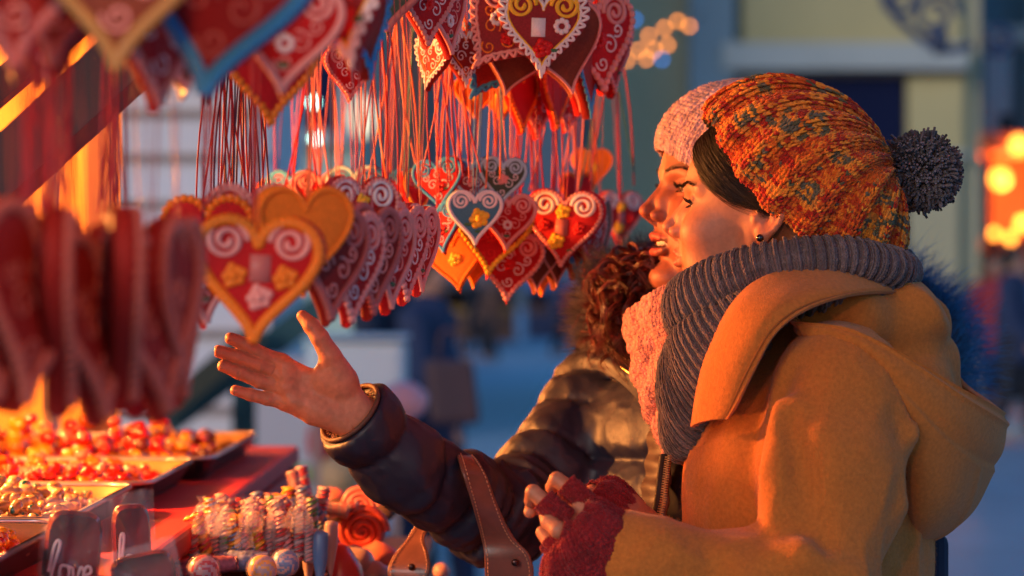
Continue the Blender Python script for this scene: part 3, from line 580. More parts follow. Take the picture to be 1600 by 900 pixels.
EYE = mat('eye', attr='col', rough=.08, coat=.6); LASH = mat('lash', (.006, .004, .004, 1), rough=.6); HAIRD = mat('dark_hair', (.012, .008, .008, 1), rough=.38, spec=.5)
TOOTH = mat('tooth', (.75, .68, .55, 1), rough=.2)
def eyes(H, B, s, parent, look=(1, 0, 0)):
    for sy in (1, -1):
        V, F = ball((0, 0, 0), 12.4e-3, 40, 28); L = nrm(np.array(look)); ca = nrm(V) @ L; col = np.tile((.72, .62, .56), (len(V), 1))
        col[ca > .885] = (.05, .022, .012); col[ca > .97] = (.003,) * 3
        V = V + L * (np.clip(ca - .9, 0, 1) * .012)[:, None]
        o = mesh_obj('eyeball', (V * s + np.array((.068, .031 * sy, .019)) * s) @ B.T + H, F, EYE, parent, cols=col)
        mb = MB()
        for up in (1, 0):
            for k in range(26 if up else 14):
                t = (k + random.random() * .6) / (26 if up else 14); y = 19 + 25 * t; a = math.sin(t * math.pi)
                z0 = 18.5 + (4.0 if up else -3.8) * a ** .8; x0 = 68 + math.sqrt(max(0, 14.3 ** 2 - (y - 31) ** 2 - (z0 - 19) ** 2))
                ln = (9 if up else 4) * (.6 + .5 * t) * random.uniform(.8, 1.1); dy = (t - .38) * 8
                pts = [(x0, y, z0), (x0 + ln * .6, y + dy * .4, z0 + (-.8 if up else -.7)), (x0 + ln * 1.0, y + dy, z0 + (ln * .38 if up else -ln * .5))]
                pts = np.array(pts) * (1, sy, 1) * .001 * s
                V, F = tube(bez(pts, 5) @ B.T + H, np.array([.42, .42, .34, .22, .06]) * .001, 4); mb.add(V, F)
        mb.obj('eyelashes', LASH, parent)
def brows(H, B, s, d, parent, m):
    mb = MB()
    for sy in (1, -1):
        for k in range(110):
            t = random.random(); y = 12 + 36 * t; z = 35.5 + 5.5 * math.sin(t * 2.6) + random.gauss(0, 1.5 * (1 - .6 * t))
            x = 70
            for _ in range(26):                                # walk out to the surface
                if d(np.array([[x, y, z]]) * .001)[0] > 0: break
                x += 1
            q = np.array([(x - .8, y, z), (x + .8, y + 2.4, z + 1.1 - 1.6 * t), (x + .4, y + 5.2, z + 1.6 - 3 * t)]) * (1, sy, 1) * .001 * s
            V, F = tube(q @ B.T + H, np.array([.24, .2, .06]) * .001, 3, caps=False); mb.add(V, F)
    mb.obj('eyebrows', m, parent)
# ================================================================ GINGERBREAD HEARTS
def hcurve(t, k=1.):
    """heart outline, about one unit wide, lobes up, tip down; origin in its middle"""
    x = 16 * np.sin(t) ** 3 / 32; z = (13 * np.cos(t) - 5 * np.cos(2 * t) - 2 * np.cos(3 * t) - np.cos(4 * t)) / 32; z = np.where(z < 0, z * 1.18, z * 1.0); return np.stack([x * k, z * k + .06], -1)
GLZ = lambda n, c, r=.62: mat(n, c + (1,), rough=r, noise=.22, nscale=60, bump=.35, bscale=160, bdist=.0012, coat=.0, spec=.18)
M_RED = GLZ('red_glaze', (.46, .007, .010)); M_MAR = GLZ('maroon_glaze', (.25, .012, .008)); M_ORG = GLZ('orange_glaze', (.75, .18, .015)); M_BRN = GLZ('gingerbread', (.19, .042, .022), .6); M_GRN = GLZ('green_glaze', (.06, .085, .06)); M_PLUM = GLZ('plum_glaze', (.27, .02, .025)); M_SKY = GLZ('sky_glaze', (.06, .20, .30))
IC = lambda n, c: mat(n, c + (1,), rough=.55, noise=.16, nscale=120, spec=.25, coat=.12)
I_W = IC('white_icing', (.78, .70, .70)); I_P = IC('pink_icing', (.74, .30, .27)); I_B = IC('blue_icing', (.035, .27, .62)); I_O = IC('orange_icing', (.78, .19, .012)); I_Y = IC('yellow_icing', (.85, .48, .03)); I_LB = IC('pale_blue_icing', (.36, .56, .68)); I_R = IC('red_icing', (.60, .01, .01)); I_M = IC('mauve_icing', (.46, .13, .12)); I_DR = IC('wine_icing', (.42, .10, .07)); I_OC = IC('ochre_icing', (.38, .20, .06)); I_G = IC('leaf_icing', (.05, .16, .07))
RIBM = {'r': mat('red_ribbon', (.42, .012, .016, 1), rough=.45), 'o': mat('orange_ribbon', (.75, .17, .04, 1), rough=.45), 'b': mat('blue_ribbon', (.10, .22, .38, 1), rough=.45), 'd': mat('dark_ribbon', (.08, .02, .05, 1), rough=.5), 'g': mat('teal_ribbon', (.02, .14, .15, 1), rough=.5), 'p': mat('pink_ribbon', (.62, .17, .15, 1), rough=.5)}
NT = 96
def slab(th=.085):
    t = np.linspace(0, 2 * np.pi, NT, endpoint=False); o = hcurve(t); cen = np.array([0, .05]); prof = [(.90, -th), (.97, -th * .85), (1.0, -th * .3), (1.0, th * .3), (.965, th * .8), (.90, th), (.6, th * 1.08), (.3, th * 1.1)]
    V = []
    for k, y in prof: q = cen + (o - cen) * k; V += [(a, -y, b) for a, b in q]
    n = len(prof); V += [(0, -th * 1.1, .05), (0, th, .05)]; F = [tuple(f) for f in gridF(n, NT, cv=True)]
    a = (n - 1) * NT; F += [(a + i, a + (i + 1) % NT, n * NT) for i in range(NT)] + [((i + 1) % NT, i, n * NT + 1) for i in range(NT)]; return np.array(V, float), F
TH = .085
def on(p, lift=.0): p = np.asarray(p, float); return np.stack([p[:, 0], np.full(len(p), -TH * 1.06 - lift), p[:, 1]], -1)
def border(kind, k=.88, r=.016, n=46):
    t = np.linspace(0, 2 * np.pi, 700); o = hcurve(t); cen = np.array([0, .05]); mb = MB()
    ds = np.r_[0, np.cumsum(np.linalg.norm(np.diff(o, axis=0), axis=1))]; u = ds / ds[-1]
    if kind == 'line': mb.add(*tube(on(cen + (o[::6] - cen) * k), r * 1.2, 6))
    elif kind == 'rope':
        for i in range(n * 2): j = int(np.searchsorted(u, (i + .5) / n / 2)); q = cen + (o[j] - cen) * k; mb.add(*ball((q[0], -TH * 1.0, q[1]), (r * 1.35, r * 1.6, r * 1.35), 8, 6))
    elif kind == 'zig':
        w = (k + .075 * np.sin(u * n * 2 * np.pi))[:, None]; q = cen + (o - cen) * w; mb.add(*tube(on(q[:-1]), r * .8, 5)); w = (k - .10 + .012 * np.sin(u * n * 2 * np.pi))[:, None]; mb.add(*tube(on((cen + (o - cen) * w)[::4]), r * .7, 5))
    elif kind == 'bead':
        for i in range(n): j = int(np.searchsorted(u, (i + .5) / n)); q = cen + (o[j] - cen) * (k + .03); mb.add(*ball((q[0], -TH * .9, q[1]), r * 2.1, 8, 6))
    return mb
def swirl(cx, cz, r, turns=2.1, s=1, w=.016, ph=0):
    t = np.linspace(0, 1, 60); a = ph + s * t * turns * 2 * np.pi; rad = r * (1 - .86 * t); return tube(on(np.stack([cx + rad * np.cos(a), cz + rad * np.sin(a)], -1), .004), w * (1 + .2 * np.sin(t * 30)), 6)
def rose(cx, cz, r, lift=.02):
    mb = MB(); mb.add(*ball((cx, -TH - lift - r * .25, cz), (r * .42, r * .5, r * .42), 8, 6))
    for k in range(9): a = k * 2.4; q = r * (.45 + .05 * k); mb.add(*ball((cx + q * math.cos(a), -TH - lift, cz + q * math.sin(a)), (r * .40, r * .34, r * .40), 8, 5))
    return mb
def daisy(cx, cz, r):
    mb = MB()
    for k in range(8): a = k * math.pi / 4; mb.add(*ball((cx + r * .62 * math.cos(a), -TH - .02, cz + r * .62 * math.sin(a)), (r * .33,) * 3, 7, 5))
    return mb
def leaf(cx, cz, r): mb = MB(); mb.add(*ball((cx, -TH - .012, cz), (r * 1.5, r * .5, r * .6), 8, 5)); return mb
def me_of(V, F, m, nm): o = mesh_obj(nm, V, F, m); me = o.data; bpy.data.objects.remove(o); fix_normals(me); return me
def me_mb(mb, m, nm): return me_of(np.vstack(mb.V), mb.F, m, nm)
def design(body, brd, bcol, bk, sw=None, extra=()):
    P = [('biscuit', me_of(*slab(), body, 'biscuit')), ('icing_border', me_mb(border(brd, **bk), bcol, 'icing_border'))]
    if sw is not None:
        for sg in (-1, 1): P.append(('icing_swirl', me_of(*swirl(.235 * sg, .235, .155, s=-sg, w=.023, ph=(math.pi if sg > 0 else 0)), sw, 'icing_swirl')))
    for nm, mb, m in extra: P.append((nm, me_mb(mb, m, nm)))
    return P
def win(cx, cz): mb = MB(); mb.add(*box((cx, -TH - .015, cz), (.15, .012, .2))); return mb
def vines(): mb = MB(); [mb.add(*swirl(x, z, r, 1.3, s, .010, p)) for x, z, r, s, p in ((-.1, -.05, .10, 1, 0), (.12, -.08, .10, -1, 2), (0, -.25, .08, 1, 3), (-.22, .08, .07, -1, 1), (.24, .06, .07, 1, 4), (.0, .12, .07, 1, 1))]; return mb
DES = {
 'pinkbead': design(M_RED, 'rope', I_P, dict(k=.90, r=.021, n=30), I_W, [('sugar_rose', rose(-.02, .16, .085), I_Y), ('sugar_rose', rose(-.08, -.20, .095), I_Y), ('sugar_rose', rose(.19, -.03, .07), I_R), ('sugar_rose', rose(-.24, -.01, .07), I_R), ('icing_window', win(-.02, -.03), I_M), ('icing_leaf', leaf(.1, -.3, .03), I_G)]),
 'orangerim': design(M_RED, 'rope', I_O, dict(k=.88, r=.034, n=30), I_P, [('sugar_rose', rose(-.17, -.02, .085), I_O), ('sugar_rose', rose(.20, -.02, .085), I_O), ('icing_window', win(.02, .04), I_M), ('icing_blob', rose(.02, -.17, .09), I_P)]),
 'yellowrim': design(M_RED, 'rope', I_Y, dict(k=.90, r=.026, n=26), I_P, [('sugar_rose', rose(.0, -.05, .08), I_R), ('icing_vine', vines(), I_R)]),
 'blueswirl': design(M_RED, 'line', I_B, dict(k=.91, r=.024), I_B, [('sugar_rose', rose(.02, -.10, .10), I_R), ('icing_leaf', leaf(.12, -.14, .04), I_G), ('icing_vine', vines(), I_LB)]),
 'bluemix': design(M_PLUM, 'line', I_LB, dict(k=.90, r=.028), I_B, [('sugar_rose', rose(0, -.05, .10), I_P), ('icing_vine', vines(), I_W)]),
 'paleblue': design(M_GRN, 'line', I_LB, dict(k=.89, r=.030), I_LB, [('sugar_rose', rose(0, 0, .1), I_P), ('icing_vine', vines(), I_W)]),
 'littlewhite': design(M_SKY, 'line', I_W, dict(k=.90, r=.030), I_W, [('sugar_rose', rose(.06, -.06, .16), I_Y), ('icing_leaf', leaf(-.12, -.16, .05), I_G), ('icing_leaf', leaf(.05, -.28, .04), I_G)]),
 'pinkline': design(M_RED, 'line', I_P, dict(k=.90, r=.030), I_P, [('sugar_flower', daisy(.0, -.1, .09), I_W), ('icing_vine', vines(), I_P), ('icing_leaf', leaf(.0, -.28, .04), I_G)]),
 'whitezig': design(M_PLUM, 'zig', I_W, dict(k=.90, r=.020, n=34), I_Y, [('sugar_flower', daisy(.20, .02, .10), I_W), ('sugar_rose', rose(.0, -.22, .10), I_R), ('icing_leaf', leaf(.12, -.24, .035), I_G), ('icing_label', win(-.05, .0), I_W), ('icing_line', border('line', k=.76, r=.010), I_Y)]),
 'pinkzig': design(M_PLUM, 'zig', I_P, dict(k=.90, r=.022, n=32), I_P, [('sugar_flower', daisy(-.1, .05, .09), I_W), ('sugar_rose', rose(.12, -.05, .08), I_R), ('icing_vine', vines(), I_O)]),
 'vinezig': design(M_MAR, 'zig', I_W, dict(k=.90, r=.018, n=28), I_W, [('icing_vine', vines(), I_W), ('icing_vine', border('line', k=.66, r=.010), I_O)]),
 'bluezig': design(M_MAR, 'zig', I_B, dict(k=.94, r=.026, n=26), I_R),
 'orange': design(M_ORG, 'rope', I_O, dict(k=.90, r=.022, n=30), None, [('sugar_rose', rose(0, 0, .1), I_Y)]),
 'redbead': design(M_RED, 'bead', I_P, dict(k=.90, r=.020, n=44), I_P, [('icing_vine', vines(), I_W), ('sugar_rose', rose(0, -.02, .08), I_R)]),
 'orangebead': design(M_RED, 'bead', I_O, dict(k=.92, r=.022, n=40), None),
 'mauverim': design(M_MAR, 'rope', I_M, dict(k=.90, r=.030, n=32), I_M, [('icing_vine', vines(), I_P)]),
 'darkrim': design(M_MAR, 'rope', I_DR, dict(k=.90, r=.030, n=26), None, [('icing_vine', vines(), I_DR)]),
 'bluerim': design(M_PLUM, 'line', I_B, dict(k=.90, r=.036), None, [('icing_vine', vines(), I_M)]),
 'ochrerim': design(M_BRN, 'line', I_OC, dict(k=.90, r=.032), None, [('icing_vine', vines(), I_P)]),
 'plain': design(M_BRN, 'line', I_P, dict(k=.93, r=.014), None),
 'greenheart': design(M_GRN, 'line', I_M, dict(k=.89, r=.040), None, [('sugar_rose', rose(-.08, .12, .15), I_Y), ('icing_leaf', leaf(.1, 0, .05), I_G)]),
}
LOOK = {'pinkbead': 'red heart with pink rope rim and yellow roses', 'orangerim': 'red heart with thick orange rim', 'yellowrim': 'red heart with yellow rope rim', 'blueswirl': 'red heart with blue swirls', 'bluemix': 'plum heart with pale rim and blue swirls', 'paleblue': 'dark green heart with pale blue spirals', 'littlewhite': 'small pale blue heart with one yellow rose', 'pinkline': 'red heart with smooth pink rim', 'whitezig': 'plum heart with white zigzag edge', 'pinkzig': 'plum heart with pink zigzag edge', 'vinezig': 'maroon heart with curling white vines', 'bluezig': 'maroon heart with blue zigzag edge', 'orange': 'glossy orange heart', 'redbead': 'red heart with pink beaded edge', 'orangebead': 'red heart with orange beaded edge', 'mauverim': 'maroon heart with dull rope rim', 'bluerim': 'plum heart with plain blue rim', 'darkrim': 'dark wine-red heart with wine rope rim', 'ochrerim': 'brown heart with ochre rim', 'plain': 'plain brown heart', 'greenheart': 'green heart with mauve rim'}
def ribbon_mesh(top, L, seed, n, sp):
    rg = random.Random(seed); mb = MB()
    for k in range(n):
        x0 = rg.uniform(-.004, .004); x1 = rg.uniform(-sp, sp); y1 = rg.uniform(-.02, .02); t = np.linspace(0, 1, 7)[:, None]; a = np.array([x0, -.004, top]); b = np.array([x1, y1, top + L]); mid = rg.uniform(-.006, .006)
        C = a + (b - a) * t + np.array([mid, 0, 0]) * np.sin(t * np.pi); mb.add(*tube(C, .00082, 5, flat=.4, up=(0, 1, 0)))
    return mb
def heart(px, py, wpx, D, yaw, roll, dn, where, rib='r', group='gingerbread hearts hanging from the stall', nr=3, L=.34, sp=.03, pitch=0):
    """hang one heart: centre pixel, width in photograph pixels when seen flat, distance, turn about the vertical, lean"""
    s = wpx * D / FPX; c = W(px, py, D); e = empty('gingerbread_heart', tuple(c), LOOK[dn] + ', ' + where, 'heart biscuit', group); e.rotation_euler = (R(pitch), 0, R(yaw))
    for nm, me in DES[dn]: o = bpy.data.objects.new(nm, me); SC.collection.objects.link(o); o.parent = e; o.scale = (s, s * .72, s); o.rotation_euler = (0, R(roll), 0)
    o = ribbon_mesh(.24 * s, L, int(px * 7 + py), nr, sp).obj('ribbon', RIBM[rib], None); o.parent = e
    return e
HT = [
 # near focus, centre right
 (882, 352, 130, 3.50, -12, 4, 'pinkbead', 'front right of the middle bunch', 'r'),
 (742, 336, 92, 3.36, 4, 0, 'littlewhite', 'in front of the middle bunch', 'b'),
 (768, 362, 134, 3.46, 12, 6, 'yellowrim', 'behind the small pale blue one', 'r'), (792, 342, 96, 3.43, 14, 4, 'pinkline', 'between the small pale blue heart and the yellow rim', 'o'),
 (689, 352, 84, 3.39, -30, -10, 'blueswirl', 'left of the small pale blue one', 'r'), (686, 284, 88, 3.42, -20, -6, 'blueswirl', 'higher, above the other blue-swirled one', 'r'), (736, 280, 78, 3.42, 10, 0, 'bluemix', 'above the small pale blue one', 'd'), (784, 280, 82, 3.425, 12, 4, 'paleblue', 'above the pink-rimmed one', 'b'),
 (650, 300, 84, 3.52, 58, 0, 'yellowrim', 'half edge-on, left of the upper blue-swirled one', 'o'), (712, 405, 98, 3.47, -14, -8, 'orange', 'hanging lowest left of the middle bunch', 'o'), (742, 400, 92, 3.52, 18, 4, 'orange', 'overlapped by the lowest orange one', 'o'), (795, 412, 112, 3.53, 6, 4, 'redbead', 'tip hanging lowest in the middle bunch', 'r'),
 (836, 398, 110, 3.55, 35, 2, 'plain', 'behind the pink rope rim, left side', 'r'), (866, 388, 116, 3.57, 48, 2, 'plain', 'directly behind the pink rope rim', 'r'), (896, 372, 118, 3.58, 56, 2, 'bluezig', 'showing its edge behind the pink rope rim', 'r'), (918, 368, 122, 3.60, 66, 2, 'redbead', 'edge-on at the right end of the middle bunch', 'r'), (934, 358, 116, 3.66, 72, 2, 'plain', 'edge-on, last of the middle bunch', 'r'),
 (968, 338, 92, 4.2, 34, 0, 'pinkbead', 'blurred and alone at the right', 'r'), (925, 262, 70, 4.25, 20, 0, 'orange', 'blurred, just above the right end of the middle bunch', 'o'), (900, 300, 70, 4.2, 40, 0, 'orangebead', 'far back above the right end of the bunch', 'r'),
 (845, 418, 80, 3.72, 40, 0, 'orange', 'small and deep behind, low between the tips', 'r'),
 # behind, centre left
 (458, 306, 96, 3.75, -24, 0, 'blueswirl', 'leftmost of the far row under the long ribbons', 'r'), (500, 306, 92, 3.72, 12, 0, 'pinkline', 'second from the left of the far row', 'p'), (556, 300, 96, 3.70, -10, 0, 'bluemix', 'third of the far row', 'r'), (606, 304, 96, 3.66, 10, 0, 'blueswirl', 'fourth of the far row, beside the yellow rope edge', 'o'), (530, 320, 90, 3.85, 30, 0, 'mauverim', 'deep in the far row', 'o'), (632, 320, 80, 3.8, 40, 0, 'redbead', 'deep at the right of the far row', 'p'), (430, 320, 90, 3.9, 48, 0, 'orangebead', 'at the far left end of the far row', 'r'),
 # orange-rimmed bunch over the hand
 (402, 428, 214, 2.30, 4, 3, 'orangerim', 'largest of its bunch, its tip above the open hand', 'r'), (326, 372, 150, 2.48, -10, 0, 'orangebead', 'peeping out left above the thick orange rim', 'r'), (394, 352, 150, 2.50, 6, 0, 'redbead', 'peeping out above the thick orange rim', 'd'), (310, 420, 170, 2.42, 38, -6, 'pinkline', 'left of the thick orange rim', 'r'),
 (474, 366, 176, 2.40, 30, 0, 'orange', 'behind the right of the thick orange rim', 'o'), (512, 404, 190, 2.46, 56, 4, 'mauverim', 'first of the edge-on row above the hand', 'r'), (545, 408, 186, 2.56, 62, 4, 'redbead', 'second of the edge-on row', 'r'), (576, 398, 184, 2.62, 64, 3, 'mauverim', 'third of the edge-on row', 'p'), (604, 396, 172, 2.72, 67, 3, 'pinkline', 'fourth of the edge-on row', 'r'), (630, 388, 160, 2.84, 68, 3, 'redbead', 'fifth of the edge-on row', 'r'), (652, 382, 146, 2.96, 70, 3, 'pinkline', 'last of the edge-on row', 'o'), (562, 340, 150, 2.66, 40, 0, 'pinkbead', 'top of the edge-on row', 'p'),
 # nearest, left edge
 (-20, 455, 330, 1.76, 70, 0, 'darkrim', 'cut by the left edge, very near', 'd'), (38, 462, 330, 1.78, 66, 8, 'darkrim', 'first in the near row', 'r'), (92, 470, 325, 1.82, 96, 4, 'darkrim', 'second in the near row', 'r'), (140, 490, 320, 1.84, 72, -6, 'darkrim', 'third in the near row', 'r'), (188, 462, 325, 1.86, 101, -2, 'darkrim', 'fourth in the near row', 'd'), (232, 486, 320, 1.90, 70, -10, 'darkrim', 'fifth in the near row', 'r'), (268, 470, 300, 1.94, 84, -4, 'darkrim', 'last in the near row', 'r'), (8, 480, 290, 1.9, 98, 0, 'darkrim', 'squeezed behind the first in the near row', 'r'), (212, 490, 290, 2.0, 96, 0, 'pinkline', 'squeezed behind the near row', 'r'),
 # top left, near
 (20, -60, 330, 1.80, 20, 0, 'mauverim', 'hanging into the top left corner', 'r'), (110, -50, 300, 1.86, -30, 8, 'mauverim', 'top left beside the corner', 'r'), (188, -52, 320, 1.80, 4, 2, 'ochrerim', 'showing only its tip at the top', 'r'), (240, 36, 250, 2.0, 55, 0, 'redbead', 'dark, between the ochre and blue rims', 'r'), (285, 16, 250, 2.1, 30, 0, 'plain', 'behind the blue rim', 'r'), (352, -16, 330, 1.92, -14, 10, 'bluerim', 'large at the top left of centre', 'r'), (60, -10, 260, 2.05, 62, 0, 'plain', 'edge-on behind the top left corner', 'r'),
 (446, 50, 190, 2.16, 6, 4, 'pinkline', 'tip in the gap right of the blue rim', 'r'), (420, 110, 160, 2.4, 24, 0, 'orangebead', 'behind and below the gap right of the blue rim', 'o'), (530, -16, 240, 2.2, -24, -14, 'whitezig', 'cut by the top edge left of centre', 'r'), (565, 30, 170, 2.5, 66, -8, 'bluezig', 'edge-on beside the cut white zigzag', 'r'), (545, 110, 90, 3.3, 30, 0, 'redbead', 'small, behind the blue edge', 'o'),
 # top centre
 (608, -16, 134, 2.86, 2, 2, 'greenheart', 'with its tip hanging at the top centre', 'g'), (664, 4, 130, 2.95, 50, 0, 'redbead', 'turned aside right of the green one', 'd'), (694, 20, 130, 3.0, 64, -10, 'pinkline', 'edge-on right of the green one', 'r'), (676, 92, 92, 3.22, -52, 14, 'vinezig', 'small and tilted below the top row', 'r'), (724, 84, 100, 3.26, 40, 0, 'vinezig', 'mostly hidden behind the tilted pink zigzag', 'o'),
 (786, 44, 146, 3.24, -8, 36, 'pinkzig', 'tilted strongly to the left at the top', 'r'), (772, 92, 130, 3.34, -4, 30, 'bluezig', 'below the tilted pink zigzag', 'r'), (848, 44, 146, 3.20, 2, 2, 'whitezig', 'facing the viewer at the top right', 'r'), (876, 70, 150, 3.30, 22, -12, 'plain', 'its bare back just right of the white zigzag', 'r'), (804, 84, 130, 3.32, 10, 14, 'plain', 'its tip below the white zigzag', 'r'), (930, 60, 160, 3.40, 40, -8, 'redbead', 'large at the right end of the top row', 'r'), (914, 112, 132, 3.38, 74, -6, 'bluezig', 'edge-on under the right end of the top row', 'r'), (950, 70, 150, 3.55, 60, -6, 'pinkbead', 'behind the top row, right end', 'r'),
 (812, 152, 104, 3.50, 62, 0, 'orangebead', 'left of the hanging tips under the top row', 'r'), (836, 158, 110, 3.56, 52, 0, 'redbead', 'middle of the hanging tips under the top row', 'r'), (866, 146, 104, 3.54, 66, 0, 'orangebead', 'right of the hanging tips under the top row', 'r'), (888, 160, 90, 3.62, 46, 12, 'redbead', 'tilted, behind the hanging tips', 'p'), (784, 148, 84, 3.7, -30, 0, 'orange', 'glowing, deep behind the hanging tips', 'o'), (742, 150, 70, 3.6, 10, 0, 'orange', 'small and glowing between the ribbons', 'o'), (902, 120, 110, 3.46, 64, 0, 'pinkline', 'tucked behind the blue edge', 'r')]
for i, h in enumerate(HT): heart(*h)
# loose ribbon bundles tied to the rails
for i, (px, D, y0, y1, n, cl) in enumerate([(60, 1.9, -20, 340, 16, 'r'), (100, 2.0, -20, 330, 12, 'r'), (180, 2.3, -20, 330, 14, 'r'), (352, 2.9, 60, 330, 12, 'r'), (376, 2.9, 60, 330, 9, 'd'), (395, 2.95, 60, 330, 9, 'r'), (480, 3.5, 40, 290, 9, 'r'), (505, 3.5, 40, 290, 8, 'p'), (580, 3.3, 40, 290, 9, 'o'), (600, 3.3, 40, 300, 10, 'r'), (626, 3.4, 40, 300, 7, 'o'), (650, 3.4, 40, 300, 5, 'g'), (690, 3.3, 60, 280, 8, 'r'), (715, 3.3, 60, 280, 9, 'r'), (760, 3.4, 90, 280, 5, 'o'), (820, 3.6, 120, 300, 8, 'r'), (850, 3.6, 120, 300, 8, 'r'), (905, 3.7, 100, 300, 6, 'p'), (960, 3.8, 60, 300, 5, 'r'), (942, 3.8, 60, 290, 4, 'g')]):
    rg = random.Random(i + 40); mb = MB()
    for k in range(n if px < 450 else n // 2 + 1):
        a = W(px + rg.uniform(-10, 10), y0 - 40, D); b = W(px + rg.gauss(0, 22), y1 + rg.uniform(-20, 15), D + rg.uniform(-.1, .1)); t = np.linspace(0, 1, 8)[:, None]; mb.add(*tube(a + (b - a) * t + np.array([rg.uniform(-.008, .008), 0, 0]) * np.sin(t * 3.14), .0007 * D / 3.2 + .0004, 5, flat=.4, up=(0, 1, 0)))
    cn = {'r': 'red', 'o': 'orange', 'd': 'dark plum', 'g': 'teal', 'p': 'pink'}[cl]
    wh = ['at the far left before the rafter', 'beside the left rafter crossing', 'left of the brown post', 'left part of the thick drape above the orange rim', 'middle of the thick drape above the orange rim', 'right part of the thick drape above the orange rim', 'above the leftmost far row heart', 'right of the cool lamps', 'below the green heart tip, left', 'right under the green heart tip', 'right of the green heart tip', 'in the middle of the long drape', 'left above the blue swirled heart', 'above the small pale blue heart', 'above the pale spiral heart', 'left above the pink rope rim heart', 'above the pink rope rim heart', 'right above the pink rope rim heart', 'rightmost of all, above the lone heart', 'next to the rightmost ones'][i]
    tag(mb.obj('ribbon_bundle', RIBM[cl]), cn + ' hanging ribbon bundle ' + wh, 'ribbons', 'ribbon bundles hanging from the stall rails')
# ================================================================ SWEETS ON THE COUNTER
TRM = mat('tray_metal', (.030, .022, .026, 1), rough=.35, metal=.4, noise=.2, nscale=12); RIM = mat('tray_rim', (.45, .38, .40, 1), rough=.35, metal=.7); WOODT = mat('tray_lining', (.42, .21, .06, 1), rough=.6, noise=.1, nscale=10)
def tray(y0, y1, x0, x1, z, lab):
    e = empty('sweet_tray', ((x0 + x1) / 2, (y0 + y1) / 2, z), lab, 'tray', 'open sweet trays on the counter'); t = .006; h = .032; mb = MB()
    a = np.linspace(0, 2 * np.pi, 64, endpoint=False); hx, hy = (x1 - x0) / 2, (y1 - y0) / 2; cx, cy = (x0 + x1) / 2, (y0 + y1) / 2; r = .045
    sq = np.array([(np.sign(math.cos(q)) * (hx - r) + r * math.cos(q), np.sign(math.sin(q)) * (hy - r) + r * math.sin(q)) for q in a])
    def ring(k, zz): return np.concatenate([sq + nrm(sq) * k + (cx, cy), np.full((64, 1), zz)], 1)
    rings = [ring(-.020, z), ring(-.001, z + h), ring(.004, z + h), ring(-.014, z - .001)][::1]
    mesh_obj('tray_body', np.vstack([ring(-.024, z - .001), ring(0, z + h - .002)]), gridF(2, 64, cv=True), TRM, e)
    V = np.vstack([ring(-.004, z + h - .002), ring(-.026, z + .004), [[cx, cy, z + .004]]]); F = [tuple(f) for f in gridF(2, 64, cv=True)] + [(64 + i, 64 + (i + 1) % 64, 128) for i in range(64)]; mesh_obj('tray_lining', V, F, WOODT, e)
    c = ring(-.001, z + h); V, F = tube(np.vstack([c, c[:2]]), .0032, 6, caps=False); mesh_obj('tray_rim', V, F, RIM, e); return e
TZ = 1.146
tray(2.20, 2.955, -1.02, -.458, TZ, 'nearest dark metal tray with round red and yellow sweets'); tray(2.975, 3.50, -1.02, -.464, TZ, 'middle tray heaped with striped nut sweets'); tray(3.52, 4.02, -1.02, -.448, TZ, 'third tray with small crinkled red jellies'); tray(4.04, 4.75, -1.02, -.425, TZ, 'farthest tray piled with red and yellow jellies')
CM = {k: mat('candy_' + k, c + (1,), rough=.22, coat=.4, sss=.0, noise=.12, nscale=90) for k, c in dict(red=(.42, .008, .006), yellow=(.62, .27, .015), orange=(.58, .10, .008), tan=(.40, .21, .09), teal=(.01, .11, .11), cream=(.46, .29, .15), dark=(.09, .012, .018), pink=(.48, .12, .10)).items()}
def candy_mesh(kind, m1, m2=None):
    V, F = ball((0, 0, 0), 1, 18, 12)
    if kind == 'nut': V = V * (1.25, .82, .78)
    if kind == 'jelly': V = np.sign(V) * np.abs(V) ** .72 * (1.0, .9, .75); V = V * (1 + .10 * vnoise(V, 2.))[:, None]
    if kind == 'crinkle': V = V * (1 + .32 * vnoise(V, 2.6))[:, None] * (1.1, .9, .7)
    me = me_of(V, F, [m1] + ([m2] if m2 else []), 'sweet')
    if m2:
        for p in me.polygons:
            c = p.center
            if kind == 'nut' and abs(c.y) < .16 and c.z > -.2: p.material_index = 1
            if kind == 'ball' and c.x > .25: p.material_index = 1
            if kind == 'jelly' and c.z > .3: p.material_index = 1
    return me
SW = {'ball': [candy_mesh('ball', CM['yellow'], CM['red']), candy_mesh('ball', CM['red'], CM['orange']), candy_mesh('ball', CM['orange'])], 'nut': [candy_mesh('nut', CM['tan'], CM['teal']), candy_mesh('nut', CM['cream']), candy_mesh('nut', CM['tan'])], 'crinkle': [candy_mesh('crinkle', CM['red']), candy_mesh('crinkle', CM['orange']), candy_mesh('crinkle', CM['pink'])], 'jelly': [candy_mesh('jelly', CM['red']), candy_mesh('jelly', CM['yellow']), candy_mesh('jelly', CM['orange'], CM['yellow']), candy_mesh('jelly', CM['red'], CM['pink']), candy_mesh('jelly', CM['teal']), candy_mesh('jelly', CM['dark'])]}
